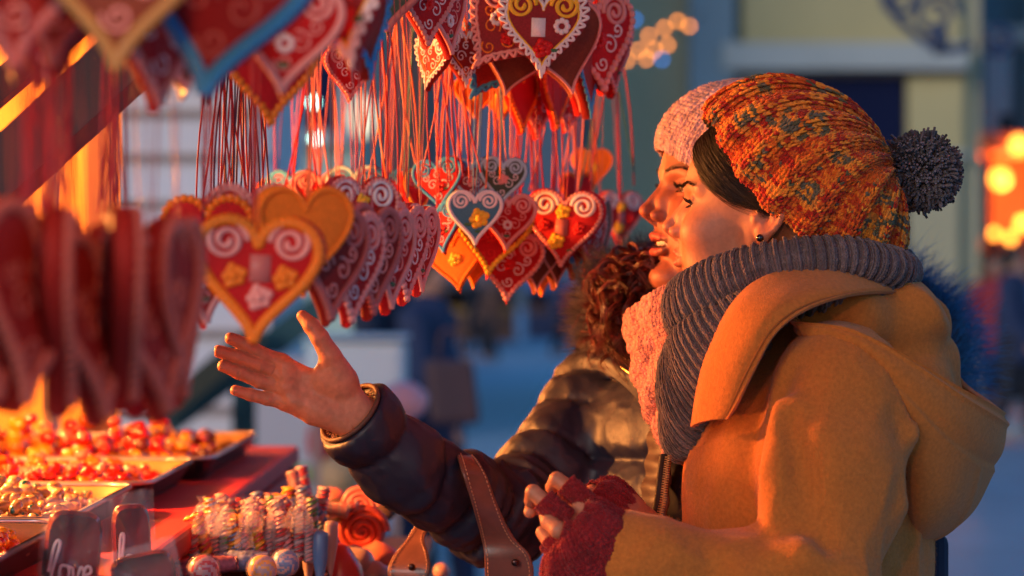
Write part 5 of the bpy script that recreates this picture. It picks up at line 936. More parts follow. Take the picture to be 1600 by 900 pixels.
# --- coat: torso and sleeves as one body of wool, folds modelled in
def folds(P, dirs, amp):
    r = 0
    for (a, s1, s2, k) in dirs:
        a = nrm(np.array(a, float)).astype(np.float32); along = P @ a; Q = (P - along[..., None] * a) * s1 + along[..., None] * a * s2; r = r + k * vnoise(Q + 7.1 * k, 1.)
    return r * amp
SHC = W(1316, 612, 2.905)
def coatA(P):
    b = s_ell(P, (.322, 3.065, 1.16), (.118, .185, .235))
    b = smin(b, s_path(P, [(.335, 3.06, 1.35), (.325, 3.06, 1.18), (.315, 3.06, .92), (.315, 3.06, .62)], [.085, .112, .14, .19]), .05)
    b = smin(b, s_ell(P, (.255, 2.99, 1.20), (.075, .10, .14)), .05)                 # chest
    sl = s_path(P, [W(1312, 590, 2.945), W(1316, 622, 2.905), W(1296, 740, 2.865), W(1272, 925, 2.825)], [.058, .068, .070, .064], .03)
    fo = s_path(P, [W(1272, 925, 2.825), W(1150, 915, 2.80), W(1010, 880, 2.80), W(968, 862, 2.80)], [.060, .052, .043, .038], .02)
    fr = s_path(P, [(.335, 3.20, 1.33), (.34, 3.25, 1.28), (.30, 3.24, 1.02), (.16, 2.97, 1.03)], [.06, .072, .06, .042], .03)
    sl = smin(sl, fo, .02)
    # folds of the sleeve
    for pts, r in (([(1403, 640, 2.865), (1412, 672, 2.87), (1400, 706, 2.86)], .020), ([(1388, 745, 2.85), (1392, 790, 2.85), (1370, 850, 2.84)], .018), ([(1225, 640, 2.835), (1215, 740, 2.815), (1222, 850, 2.79)], .020),
                   ([(1180, 880, 2.775), (1250, 870, 2.765), (1330, 900, 2.78)], .016), ([(1010, 842, 2.775), (1060, 862, 2.765), (1110, 880, 2.76)], .013)):
        sl = smin(sl, s_path(P, [W(*p) for p in pts], [r * .6, r, r * .6]), .018)
    for pts in ([(1215, 600, 2.83), (1255, 740, 2.79), (1290, 850, 2.765)], [(1090, 838, 2.75), (1110, 868, 2.75), (1118, 900, 2.75)]):
        sl = smax(sl, -s_path(P, [W(*p) for p in pts], [.002, .004, .002]), .022)
    d = smin(b, sl, .016); d = smin(d, fr, .02)
    d = smax(d, -s_path(P, [W(1232, 575, 2.86), W(1192, 665, 2.87), W(1166, 770, 2.86), W(1160, 860, 2.84)], [.006, .009, .008, .006]), .018)
    d = d + folds(P, [((.1, 0, 1), 9, 2.6, 1.), ((.5, 0, 1), 17, 5, .5)], .0045) + folds(P, [((1, 0, .3), 40, 26, 1.)], .0008)
    d = d + .0045 * (.5 - ridged(P, 15, stretch_to((.25, 0, 1), .30))) * np.clip((1.40 - P[..., 2]) * 8, 0, 1) + .0018 * (.5 - ridged(P, 34, stretch_to((.6, 0, 1), .35)))
    # armhole seam
    d = smax(d, -s_path(P, [W(1240, 560, 2.86), W(1200, 640, 2.86), W(1190, 700, 2.865)], [.0022] * 3), .002); d = smax(d, -s_path(P, [W(1398, 590, 2.86), W(1424, 660, 2.87), W(1432, 760, 2.90)], [.003] * 3), .004)
    z = P[..., 2]; d = smax(d, .55 - z, .01)
    # forearm ends
    c = np.array(W(1000, 868, 2.8)); return d
Vc, Fc = sdf_mesh(coatA, (.03, 2.70, .55), (.50, 3.36, 1.45), .0045)
# cut the sleeve ends open where the gloves begin
coat = mesh_obj('coat', Vc, Fc, WOOL, pa)
def fuzz_on(V, f, n, m, par, col, ln=.0030, seed=3, ymax=3.1):
    rg = np.random.default_rng(seed); c = V[(V[:, 1] < ymax) & (V[:, 2] > .98)]; c = c[rg.integers(0, len(c), n)] + rg.normal(0, .0012, (n, 3)); c = project(c, f, .0, 3); e = 1e-3
    g = nrm(np.stack([f((c + e * np.eye(3)[k]).astype(np.float32)) - f((c - e * np.eye(3)[k]).astype(np.float32)) for k in range(3)], -1)); fur('wool_nap', c, g, ln, m, par, col, .00010, k=4, wild=.9, droop=.2, seed=seed)
fuzz_on(Vc, coatA, 26000, YARN, coat, (.56, .20, .04))
FH = lambda P: smin(smin(s_path(P, [W(1270, 495, 2.96), W(1330, 490, 2.965), W(1410, 500, 3.01), W(1462, 560, 3.05), W(1490, 610, 3.05)], [.020, .034, .040, .026, .014], .02), s_path(P, [W(1300, 470, 2.98), W(1385, 468, 3.04), W(1440, 510, 3.10), W(1480, 585, 3.12)], [.024, .030, .026, .014], .02), .012), s_path(P, [W(1300, 560, 3.0), W(1400, 620, 3.02), W(1450, 700, 3.04)], [.03, .06, .05], .03), .02) + folds(P, [((1, 0, -1), 26, 7, 1.)], .003) + .006 * (.5 - ridged(P, 17, stretch_to((.6, 0, -.8), .3)))
Vf, Ff = sdf_mesh(FH, (.28, 2.88, 1.20), (.52, 3.22, 1.46), .004); mesh_obj('hood_lining', Vf, Ff, WOOL, coat)
# collar: a wide flap from the nape round to its point in front
def crest(nu, nv, e=.0022, w=.10):
    u = np.linspace(0, 1, nu)[:, None]; v = np.linspace(0, 1, nv)[None]; return e * (np.exp(-((v - .07) / .03) ** 2) * -.7 + np.exp(-(v / .04) ** 2) * .5) + 0 * u
colr = [[(1416, 470, 3.07), (1416, 452, 3.09), (1412, 436, 3.09), (1405, 420, 3.07)],
        [(1398, 458, 2.975), (1395, 446, 2.99), (1388, 428, 3.0), (1380, 412, 2.99)],
        [(1330, 462, 2.895), (1322, 448, 2.905), (1310, 428, 2.925), (1300, 415, 2.94)],
        [(1262, 484, 2.862), (1244, 464, 2.872), (1222, 444, 2.90), (1205, 430, 2.92)],
        [(1212, 522, 2.850), (1190, 500, 2.858), (1160, 480, 2.885), (1150, 470, 2.91)],
        [(1176, 586, 2.852), (1150, 562, 2.862), (1122, 548, 2.89), (1110, 545, 2.92)],
        [(1152, 634, 2.858), (1128, 618, 2.870), (1102, 608, 2.895), (1092, 606, 2.92)],
        [(1138, 655, 2.868), (1116, 656, 2.880), (1092, 662, 2.905), (1082, 668, 2.925)]]
G = patch(colr, 110, 30); WST = mat('wool_stitch', (.30, .10, .02, 1), rough=.9); mbs = MB()
for vv_ in (.10,):
    L_ = G[2:106, int(vv_ * 30)] + np.array((0, -.0035, 0)); mbs.add(*tube(L_, .0007, 5))
o = sheet('collar', G, .0055, WOOL, coat, crest(110, 30)); mbs.obj('stitching', WST, coat)
# hood lying on the back
hoodR = [  # rim loop, near side then far side: (px,py,D)
    [(1240, 500, 2.90), (1330, 512, 2.865), (1420, 555, 2.865), (1505, 606, 2.90), (1556, 633, 2.96), (1576, 646, 3.04), (1552, 628, 3.12), (1505, 590, 3.18), (1470, 520, 3.22), (1430, 462, 3.20), (1385, 440, 3.14), (1330, 450, 3.08), (1262, 470, 3.0), (1225, 490, 2.94)],
    [(1250, 512, 2.892), (1335, 530, 2.856), (1415, 586, 2.855), (1492, 650, 2.89), (1545, 690, 2.955), (1570, 705, 3.04), (1545, 690, 3.12), (1500, 620, 3.19), (1465, 560, 3.23), (1425, 500, 3.21), (1380, 460, 3.15), (1325, 470, 3.08), (1262, 490, 3.0), (1235, 500, 2.93)],
    [(1262, 528, 2.895), (1342, 552, 2.862), (1412, 622, 2.862), (1472, 688, 2.895), (1520, 724, 2.95), (1550, 738, 3.04), (1525, 735, 3.13), (1488, 680, 3.19), (1455, 600, 3.22), (1420, 530, 3.20), (1375, 490, 3.15), (1325, 490, 3.08), (1270, 505, 3.0), (1248, 512, 2.94)],
    [(1300, 560, 2.93), (1366, 600, 2.895), (1412, 680, 2.885), (1452, 742, 2.905), (1492, 778, 2.95), (1520, 790, 3.04), (1495, 785, 3.12), (1465, 740, 3.16), (1440, 650, 3.19), (1410, 570, 3.17), (1370, 520, 3.14), (1330, 520, 3.08), (1290, 530, 3.02), (1285, 545, 2.97)],
    [(1345, 600, 2.97), (1385, 650, 2.94), (1412, 730, 2.92), (1436, 790, 2.925), (1462, 818, 2.96), (1482, 826, 3.04), (1462, 822, 3.10), (1445, 780, 3.13), (1425, 700, 3.15), (1400, 620, 3.14), (1375, 580, 3.12), (1350, 570, 3.08), (1335, 580, 3.04), (1335, 590, 3.0)],
    [(1392, 690, 3.0), (1400, 740, 2.97), (1416, 790, 2.96), (1428, 826, 2.965), (1440, 842, 2.99), (1446, 846, 3.04), (1440, 842, 3.08), (1428, 820, 3.09), (1415, 770, 3.10), (1402, 720, 3.1), (1395, 690, 3.08), (1390, 670, 3.06), (1388, 670, 3.04), (1388, 680, 3.02)]]
Hc = np.array([[W(*p) for p in r] for r in hoodR]); Hc = np.concatenate([Hc[:, -2:], Hc, Hc[:, :3]], 1).transpose(1, 0, 2)
Hg = bez(Hc, 16 * (len(Hc) - 1) + 1)[2 * 16: -(2 * 16)]; Hg = bez(Hg.transpose(1, 0, 2), 90).transpose(1, 0, 2)
u = np.linspace(0, 1, Hg.shape[0])[:, None]; v = np.linspace(0, 1, 90)[None]
dis = .0035 * (np.exp(-((v - .015) / .02) ** 2)) - .0028 * np.exp(-((v - .055) / .013) ** 2) + .004 * (v < .38) * np.clip((.38 - v) / .03, 0, 1) + .0035 * vnoise(np.stack([u * 9 + 0 * v, v * 3 + 0 * u, 0 * u + 0 * v], -1), 1.) * np.clip(v * 4, 0, 1) - .002 * np.exp(-((u - .33 - .1 * (v - .7)) / .006) ** 2) * (v > .4)
hood = sheet('hood', Hg, .007, WOOL, coat, dis); Nh = nrm(np.cross(np.gradient(Hg, axis=0), np.gradient(Hg, axis=1))); Nh = Nh * (1 if np.mean(Nh[..., 1]) < 0 else -1); mbs = MB()
for vv_ in (5, 31):
    L_ = Hg[:, vv_] + Nh[:, vv_] * (.0042 + dis[:, vv_, None]); mbs.add(*tube(L_, .0007, 5))
mbs.obj('stitching', WST, coat)

# zip teeth down the open front edge, button band
mb = MB(); zp = bez(Wp([(1044, 712, 2.99), (1040, 745, 2.955), (1036, 780, 2.94), (1028, 815, 2.93), (1020, 850, 2.925), (1012, 905, 2.92)]), 90); zd = nrm(np.gradient(zp, axis=0))
for k in range(90):
    V, F = box((0, 0, 0), (.0045, .002, .0013)); mb.add(V + zp[k] + (.0012 * (-1) ** k, -.002, 0), F)
mb.obj('zip_teeth', mat('brass', (.75, .45, .18, 1), rough=.3, metal=1), coat)
V, F = tube(zp + (-.004, .004, 0), .005, 6, flat=.5); mesh_obj('zip_tape', V, F, mat('dark_tape', (.03, .015, .012, 1), rough=.7), coat)
# --- fingerless gloves
def gcol(u, v, i, j, rg): return np.array((.23, .008, .011)) * (1 + .2 * vnoise(np.stack([u * 12, v * 12, 0 * u], -1), 1.)[:, None]) + rg.random((len(u), 1)) * np.array((.05, .01, .01))
def stall(pts, r, cut, nm, par, n=14):
    C = bez(np.array(pts), 60)[:int(60 * cut)]; T, A, B = frames(C, (0, 1, .2)); a = np.linspace(0, 2 * np.pi, 24, endpoint=False); r = np.linspace(r[0], r[1], len(C))[:, None, None]
    G = (C[:, None] + r * (np.cos(a)[None, :, None] * A[:, None] + np.sin(a)[None, :, None] * B[:, None])).transpose(1, 0, 2)
    L = np.linalg.norm(np.diff(C, axis=0), axis=1).sum(); c = G.mean(1, keepdims=True)
    return knit(nm, G, n * 2, max(4, int(L / .0026)), gcol, YARN, par, cu=True, out=-1, rib=4, ribamp=.0007, thick=.8, wild=.08, puff=.6, fuzz=150)
GL = [(922, 778, 862, 860, 2.786, .027, 0, 0), (940, 782, 850, 878, 2.786, .033, 0, 0), (962, 796, 850, 908, 2.790, .036, 0, 0), (984, 812, 872, 938, 2.797, .036, 0, 0), (1015, 832, 920, 962, 2.807, .031, 0, 0)]
gl = knit('glove', ringloft(GL, 80, 40), 64, 30, gcol, YARN, pa, cu=True, out=1, rib=6, ribamp=.0016, thick=.72, wild=.08, fuzz=2500, seed=12)
for k, cut in ((0, .46), (1, .46), (2, .5), (3, .30), (4, .62)): pts, rd = fingA[k]; stall(pts, (rd[0] + .0025, rd[1] + .0022), cut, 'finger_sleeve', gl)
GR = [(938, 750, 905, 792, 2.865, .016, 0, 0), (960, 748, 925, 815, 2.875, .024, 0, 0), (985, 766, 945, 838, 2.895, .028, 0, 0), (1010, 800, 970, 860, 2.93, .028, 0, 0), (1040, 830, 1000, 890, 2.97, .026, 0, 0)]
gr = knit('glove', ringloft(GR, 80, 40), 60, 26, gcol, YARN, pa, cu=True, out=1, rib=6, ribamp=.0016, thick=.72, wild=.08, fuzz=2000, seed=13)
for k, (pts, rd) in enumerate(fingB): stall(pts, (rd[0] + .0025, rd[1] + .0022), .5, 'finger_sleeve', gr)
# ---------------------------------------------------------------- the woman behind, reaching out
B2 = basis(R(14), R(6)); SB = 1.03; H2 = W(998, 329, 3.30) - B2 @ np.array([.1165, 0, -.010]) * SB; OP2, SM2, CH2 = 6, 3, 3
h2 = lambda q: head_sdf(q, OP2, SM2, CH2)
f2 = lambda P: h2(to_local(P, H2, B2, SB)) * SB
pb = empty('person', (H2[0], H2[1], 0), 'smiling woman in a dark puffer jacket and pale pink beanie, one arm stretched out', 'person')
Vh, Fh = sdf_mesh(f2, H2 - .15, H2 + .155, .0015); Ch = head_cols(to_local(Vh, H2, B2, SB).astype(float), OP2, SM2, base=(.33, .10, .055))  # face base darkened and reddened to stand in for shade
CB = np.array([.245, 3.41, 0.])
def H(px, py, d=0): return W(px, py, 3.10 + d)
fingC = [([H(440, 566), H(414, 556, -.004), H(385, 539, -.008), H(361, 529, -.010)], [.0092, .0085, .0078, .0068]),
         ([H(436, 584), H(406, 570, -.006), H(372, 558, -.010), H(342, 549, -.012)], [.0092, .0086, .0080, .0070]),
         ([H(438, 605), H(406, 595, -.005), H(374, 582, -.010), H(349, 572, -.012)], [.0090, .0083, .0076, .0066]),
         ([H(446, 628), H(418, 623, -.004), H(391, 617, -.008), H(368, 610, -.010)], [.0084, .0074, .0067, .0059]),
         ([H(536, 592, -.004), H(516, 556, -.012), H(500, 528, -.016), H(486, 508, -.014), H(473, 494, -.010)], [.0155, .0118, .0098, .0088, .0066])]
palmC = [([H(440, 570), H(485, 595), H(550, 645, .004)], [.0105, .0125, .0165]), ([H(438, 586), H(550, 648, .004)], [.0108, .0165]), ([H(440, 606), H(550, 652, .004)], [.0106, .0165]), ([H(448, 628), H(490, 645), H(548, 660, .004)], [.0100, .0130, .0170]),
         ([H(505, 600, -.003), H(540, 612, -.002), H(562, 645, .004)], [.0125, .0155, .017]), ([H(550, 648, .004), H(574, 656, .010), H(586, 668, .022)], [.0235, .0215, .018])]
def handC(P):
    sc = np.array((1, 1, 1), np.float32); d = None
    for pts, rad in fingC[:4]:
        e = s_path(P, pts, rad, .001)
        for k in (1, 2): e = smin(e, s_ell(P, pts[k] + (0, 0, 0), (rad[k] * 1.02,) * 3), .002)
        d = e if d is None else np.minimum(d, e)
    pl = None
    for pts, rad in palmC: e = s_path(P, pts, rad, .004); pl = e if pl is None else smin(pl, e, .008)
    pl = smax(pl, -(P[..., 1] - (3.10 - .0150)), .006)                          # flat palm
    pl = smin(pl, s_ell(P, H(520, 592, -.010), (.022, .010, .016), np.array([[.75, 0, .66], [0, 1, 0], [-.66, 0, .75]])), .010)   # thumb pad
    pl = smin(pl, s_ell(P, H(498, 640, -.007), (.030, .010, .012), np.array([[.92, 0, .38], [0, 1, 0], [-.38, 0, .92]])), .010)
    for q in ((443, 572), (442, 590), (444, 608), (452, 626)): pl = smin(pl, s_ell(P, H(q[0] + 6, q[1], -.009), (.009, .006, .007)), .007)
    d = smin(d, pl, .006); d = smin(d, s_path(P, *fingC[4], .003), .010)
    for pts, r in (([(452, 600, -.021), (475, 594, -.021), (497, 586, -.022), (512, 574, -.022)], .0013), ([(455, 612, -.021), (480, 612, -.020), (505, 610, -.022), (528, 618, -.020)], .0013), ([(506, 570, -.023), (505, 592, -.024), (520, 615, -.022), (545, 632, -.02)], .0015), ([(552, 628, -.021), (556, 642, -.021), (553, 660, -.02)], .0012)):
        d = smax(d, -s_path(P, [H(*q) for q in pts], [r * .6] + [r] * (len(pts) - 2) + [r * .4]), .0022)
    for pts, rad in fingC[:4]:
        for k, f in ((1, 0), (2, 0), (0, .25)):
            a = pts[k] * (1 - f) + pts[min(k + 1, 3)] * f; ax = nrm(pts[k + 1] - pts[k] if k < 3 else pts[k] - pts[k - 1]); up = nrm(np.cross(ax, (0, 1, 0)))
            d = smax(d, -s_cap(P, a - up * .006 + (0, -rad[k], 0), a + up * .006 + (0, -rad[k], 0), .0004), .0010)
    return d + .00025 * vnoise(P, 260.)
SHR = W(952, 600, 3.50); ELR = W(806, 822, 3.30); WRR = H(575, 655, .006); SHL = np.array([.36, 3.29, 1.29]); ELL = np.array([.37, 3.30, 1.03])
def bodyB(P):
    d = torso_sdf(P, CB, R(45)); d = smin(d, s_path(P, [SHR, ELR, WRR], [.042, .022, .016]), .02)
    return smin(d, s_path(P, [SHL, ELL, (.27, 3.22, .88)], [.042, .036, .026]), .02)
Vb, Fb = sdf_mesh(bodyB, CB + (-.52, -.38, -.02), CB + (.25, .30, 1.42), .008)
lo = H(325, 700, -.08); hi = H(622, 480, .07); Vg, Fg = sdf_mesh(handC, lo, hi, .0011); cg = skin_col(Vg)
tip = np.zeros(len(Vg))
for pts, rad in fingC: tip = np.maximum(tip, np.exp(-(((Vg - pts[-1]) / .011) ** 2).sum(1)))
cg = cg * (1 - tip[:, None] * .5) + np.array((.55, .15, .09)) * tip[:, None] * .5
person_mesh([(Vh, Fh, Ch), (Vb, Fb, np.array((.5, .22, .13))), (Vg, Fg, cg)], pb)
eyes(H2, B2, SB, pb, look=(1, .10, .05)); brows(H2, B2, SB, h2, pb, LASH)
# upper teeth
mb = MB()
for k in range(-4, 5):
    y = k * 5.6; x = 87.5 - (y / 13.5) ** 2 * 1.9; V, F = ball(np.array((x, y, -41.6)) * .001, np.array((2.2, 3.1 if abs(k) < 3 else 2.7, 5.0)) * .001, 10, 8); mb.add(V * SB @ B2.T + H2, F)
mb.obj('teeth', TOOTH, pb)
# --- pale pink lace-knit beanie
bR = [(1029, 232, 1300, 350, 3.335, .092, -22, 8), (1032, 205, 1312, 318, 3.335, .099, -16, 6), (1058, 167, 1320, 275, 3.335, .106, -10, 0), (1108, 137, 1320, 230, 3.335, .100, 0, 0), (1180, 126, 1300, 185, 3.335, .07, 0, 0), (1232, 132, 1270, 158, 3.335, .03, 0, 0), (1250, 142, 1252, 146, 3.335, .003, 0, 0)]
def pinkcol(u, v, i, j, rg): return np.array((.62, .40, .40)) * (1 + .10 * rg.normal(0, 1, (len(u), 1))) * np.where(((i // 3 + j // 4) % 3 == 0)[:, None], .84, 1.)
knit('beanie', ringloft(bR, 150, 80), 96, 44, pinkcol, YARN, pb, cu=True, out=1, rib=4, ribamp=.0014, fuzz=7000, wild=.12, thick=.62, seed=21)
# --- puffer jacket
NYLON = mat('dark_nylon', (.015, .014, .030, 1), rough=.50, bump=.28, bscale=48, bdist=.004, stretch=(1, 1, 1), spec=.4)
def seg_t(P, pts):
    """arclength of the nearest point along a polyline"""
    best = None; bt = None; L = 0
    for a, b in zip(pts[:-1], pts[1:]):
        a = np.array(a, np.float32); b = np.array(b, np.float32); ba = b - a; l = float(np.sqrt(ba @ ba)); h = np.clip(((P - a) @ ba) / (ba @ ba), 0, 1); dd = np.sqrt(((P - a - h[..., None] * ba) ** 2).sum(-1)); t = L + h * l
        if best is None: best, bt = dd, t
        else: m = dd < best; best = np.where(m, dd, best); bt = np.where(m, t, bt)
        L += l
    return bt
armc = [W(548, 646, 3.115), W(640, 738, 3.165), W(780, 806, 3.275), W(856, 745, 3.37), W(940, 628, 3.47)]
BT = basis(R(45))
def puffB(P):
    Q = to_local(P, CB, BT); z = Q[..., 2]
    t = s_path(P, [CB + (0, 0, 1.30), CB + (0, 0, 1.12), CB + (.01, 0, .95), CB + (.02, 0, .74)], [.105, .150, .160, .175], .05)
    t = smin(t, s_ell(Q, (.0, 0, 1.16), (.155, .185, .22)), .03)
    t = smin(t, s_path(P, [W(1010, 520, 3.46), CB + (.0, .02, 1.33), SHL + (0, 0, -.01)], [.060, .085, .068], .03), .03)
    zz = z + .018 * np.cos(Q[..., 1] * 9) + .010 * vnoise(P, 6.)
    q = np.abs(np.sin(np.pi * zz / .088)); gather = vnoise(np.stack([Q[..., 1] * 1, Q[..., 0] * 1, z * .28], -1), 60.) * np.exp(-q * 2.2) * .0045
    t = t - .016 * q ** .55 + gather - .004 * vnoise(P, 14.)
    a = s_path(P, armc, [.0420, .0440, .050, .052, .062], .02)
    s = seg_t(P, armc); w = vnoise(P, 11.); qs = np.abs(np.sin(np.pi * (s + .012 * w + .01) / .058)); ph = vnoise(np.concatenate([P[..., :2] * .9, P[..., 2:] * .9], -1), 42.) * .0035 + vnoise(P, 22.) * .004
    elbow = np.exp(-((s - .27) / .075) ** 2); ridg = np.abs(np.sin((s + .01 * w) * np.pi / .017)) * .006 * elbow * np.clip(vnoise(P, 9.) + .7, 0, 1)
    a = a - .010 * qs ** .6 - ridg + .0022 * vnoise(np.stack([s * 8, P[..., 0] * 55 + P[..., 2] * 30, P[..., 1] * 30], -1), 1.) + ph * (.6 + elbow) + .003
    d = smin(t, a, .02) + .0016 * (.5 - ridged(P, 26, stretch_to((.5, .1, .8), .45))) + .0016 * (.5 - ridged(P, 62, stretch_to((.8, 0, -.6), .4)))
    sl = s_path(P, [SHL + (.01, 0, -.01), ELL + (.02, 0, 0), (.28, 3.22, .86)], [.075, .066, .05], .02); d = smin(d, sl - .008 * np.abs(np.sin(z * 38)), .015)
    # open front seam at the armhole, sleeve mouth
    d = smax(d, -s_path(P, [W(905, 560, 3.42), W(903, 640, 3.36), W(906, 730, 3.30)], [.003, .006, .004]), .010)
    dr = nrm(armc[0] - armc[1]).astype(np.float32); cut = (P - armc[0].astype(np.float32)) @ dr + .002
    d = np.where(P[..., 0] < -.02, smax(d, cut, .003), d)
    d = smax(d, -s_cap(P, armc[0] + dr * .05, armc[0] - dr * .055, .0360, .024), .002)
    return smax(d, .74 - P[..., 2], .01)
Vc, Fc = sdf_mesh(puffB, (-.22, 2.98, .74), (.50, 3.68, 1.42), .0038)
jk = mesh_obj('puffer_jacket', Vc, Fc, NYLON, pb)
# dark lining inside the cuff, elastic and edge
dr = nrm(armc[0] - armc[1]); T = nrm(np.cross(dr, (0, 1, 0))); Bq = np.cross(dr, T); a = np.linspace(0, 2 * np.pi, 60, endpoint=False)
ring = lambda r, o: armc[0] + dr * o + r * (np.cos(a)[:, None] * T + np.sin(a)[:, None] * Bq)
mb = MB(); C = np.vstack([ring(.0385, .001), ring(.0385, .001)[:3]]); V, F = tube(C, .0028, 8, caps=False); mb.add(V, F); mb.obj('cuff_edge', mat('cuff_brown', (.09, .035, .02, 1), rough=.6, bump=.6, bscale=400, bdist=.002), jk)
rg = np.random.default_rng(4); aa = rg.uniform(0, 2 * np.pi, 900); oo = rg.uniform(-.03, .0, 900); rr = ring(1, 0)
rts = armc[0] + dr * oo[:, None] + .0355 * (np.cos(aa)[:, None] * T + np.sin(aa)[:, None] * Bq); dd = nrm(armc[0] - rts + dr * .02)
fur('cuff_lining', rts, dd, .009, mat('fur', attr='col', rough=.6), jk, (.30, .10, .045), .0004)
# placket with its zip and snap flap
pk = patch([[(1018, 640, 3.30), (1032, 640, 3.27), (1050, 642, 3.25)], [(1012, 720, 3.26), (1028, 722, 3.235), (1048, 724, 3.22)], [(1000, 800, 3.235), (1018, 802, 3.21), (1042, 804, 3.195)], [(982, 905, 3.22), (1002, 906, 3.195), (1030, 908, 3.18)]], 60, 14)
sheet('placket', pk, .007, mat('placket', (.05, .022, .018, 1), rough=.55, bump=.3, bscale=80, bdist=.002), jk, .002 * np.sin(np.linspace(0, 40, 60))[:, None] * np.ones((1, 14)))
# neck facing with a brass zip beside the scarf
V, F = tube(bez(Wp([(938, 562, 3.36), (962, 568, 3.34), (985, 584, 3.32), (1003, 602, 3.31)]), 40), .0022, 6); mesh_obj('collar_zip', V, F, MATS['brass'], jk)
pk = patch([[(925, 545, 3.40), (925, 560, 3.375), (930, 575, 3.37)], [(960, 548, 3.37), (960, 566, 3.345), (962, 590, 3.34)], [(1000, 572, 3.335), (1000, 596, 3.315), (1000, 625, 3.315)], [(1020, 600, 3.32), (1020, 630, 3.30), (1022, 668, 3.30)]], 40, 14); sheet('collar_facing', pk, .010, NYLON, jk)
# --- her pink scarf
def pscol(u, v, i, j, rg): return np.array((.60, .24, .18)) * (1 + .12 * rg.normal(0, 1, (len(u), 1))) * (1 + .2 * vnoise(np.stack([u * 8, v * 14, 0 * u], -1), 1.)[:, None])
g = patch([[(985, 500, 3.30), (995, 560, 3.27), (1008, 620, 3.255), (1030, 670, 3.25), (1045, 700, 3.25)], [(1010, 470, 3.235), (1020, 550, 3.215), (1030, 615, 3.21), (1044, 670, 3.215), (1056, 708, 3.22)], [(1060, 440, 3.19), (1068, 540, 3.17), (1070, 620, 3.175), (1076, 670, 3.19), (1078, 710, 3.20)], [(1120, 430, 3.20), (1110, 540, 3.18), (1110, 620, 3.18), (1100, 670, 3.19), (1098, 710, 3.20)]], 60, 80)
uu, vv = np.meshgrid(np.linspace(0, 1, 60), np.linspace(0, 1, 80), indexing='ij'); Nn = nrm(np.cross(np.gradient(g, axis=0), np.gradient(g, axis=1))); sg = -1 if Nn[..., 1].mean() > 0 else 1
g = g + sg * Nn * (.006 * np.abs(np.sin(uu * 9.4 + .8 * np.sin(vv * 22))) + .005 * np.abs(np.sin(vv * 13 + uu * 6)))[..., None]
knit('scarf', g, 44, 64, pscol, YARN, pb, out=sg, thick=.8, wild=.22, fuzz=2500, rib=4, ribamp=.001, seed=31)
# --- auburn curls spilling over her far shoulder
rg = np.random.default_rng(17); P = []
for c in range(150):
    s0 = W(rg.uniform(995, 1075), rg.uniform(385, 440), rg.uniform(3.34, 3.43)); e0 = W(rg.uniform(916, 1036), rg.uniform(445, 590), rg.uniform(3.29, 3.42)); L = np.linalg.norm(e0 - s0)
    m = (s0 + e0) / 2 + np.array([-.030 - .02 * rg.random(), rg.normal(0, .01), .012 + .02 * rg.random()]); r = rg.uniform(.0075, .0135); tw = rg.uniform(1.6, 2.8) * np.sign(rg.normal()); ph = rg.uniform(0, 6.28); t = np.linspace(0, 1, 30)[:, None]
    C = (1 - t) ** 2 * s0 + 2 * t * (1 - t) * m + t ** 2 * e0; Tn = nrm(e0 - s0); A = nrm(np.cross(Tn, (0, 1, .2))); B = np.cross(Tn, A); an = tw * t * 2 * np.pi + ph
    for k in range(22):
        rk = r * rg.uniform(.92, 1.06); o = rg.normal(0, .0006, 3); ak = an + rg.normal(0, .12); q = C + o + rk * np.minimum(1, t * 3) * (np.cos(ak) * A + np.sin(ak) * B) + (t ** 2) * rg.normal(0, .0025, 3); P.append(q)
for c in range(90):                                            # flyaways
    s0 = W(rg.uniform(940, 1040), rg.uniform(400, 520), 3.38); d = nrm(np.array([-1, rg.normal(0, .5), rg.normal(.3, .6)])); t = np.linspace(0, 1, 30)[:, None]; r = .005; P.append(s0 + d * t * rg.uniform(.02, .05) + r * np.concatenate([np.sin(t * 9), 0 * t, np.cos(t * 9)], 1) * t + (0, 0, -.02) * t ** 2)
strands('curly_hair', np.array(P), .00055, mat('hair_auburn', attr='col', rough=.34), pb, (.13, .018, .012), jitcol=.5, seed=9)
# hair close to her skull, beneath the beanie and beside the neck
hl = np.array([(84, 8, 80), (78, 34, 68), (62, 54, 50), (40, 66, 30), (20, 71, 8), (6, 70, -25), (-6, 64, -60), (0, 60, -95)]) * .001; P = []
for k in range(500):
    s = random.random(); b = hl.copy(); b[:, 0] -= s * .05; b = b + np.array([random.gauss(0, .0015) for _ in range(3)]); P += [bez(b, 16) * (1, -1, 1), ] + ([bez(b, 16)] if k % 3 == 0 else [])
P = project(np.array(P), lambda q: h2(q.astype(np.float32)), .005); strands('hair', (P * SB) @ B2.T + H2, .0005, MATS['hair_auburn'], pb, (.09, .018, .012), seed=4)
# --- fur-trimmed hood lying back over her shoulders
hoodc = bez(Wp([(948, 545, 3.42), (940, 480, 3.46), (962, 430, 3.54), (1060, 410, 3.63), (1200, 405, 3.68), (1340, 420, 3.68), (1448, 478, 3.66), (1484, 545, 3.62), (1480, 615, 3.58)]), 120)
V, F = tube(hoodc, .022 + .010 * np.sin(np.linspace(0, np.pi, 120)), 14); hd = mesh_obj('hood', V, F, NYLON, jk)
V, F = tube(bez(Wp([(960, 560, 3.46), (1060, 480, 3.60), (1240, 470, 3.66), (1400, 520, 3.64), (1432, 620, 3.58), (1400, 700, 3.55)]), 60), .055, 14); mesh_obj('hood_back', V, F, NYLON, jk)
n = 11000; i = rg.integers(0, 119, n); T, A, B = frames(hoodc, (0, 1, 0)); ang = rg.uniform(0, 6.283, n); o = np.cos(ang)[:, None] * A[i] + np.sin(ang)[:, None] * B[i]; ctr = np.array([.27, 3.40, 1.30]); outw = nrm(hoodc[i] - ctr)
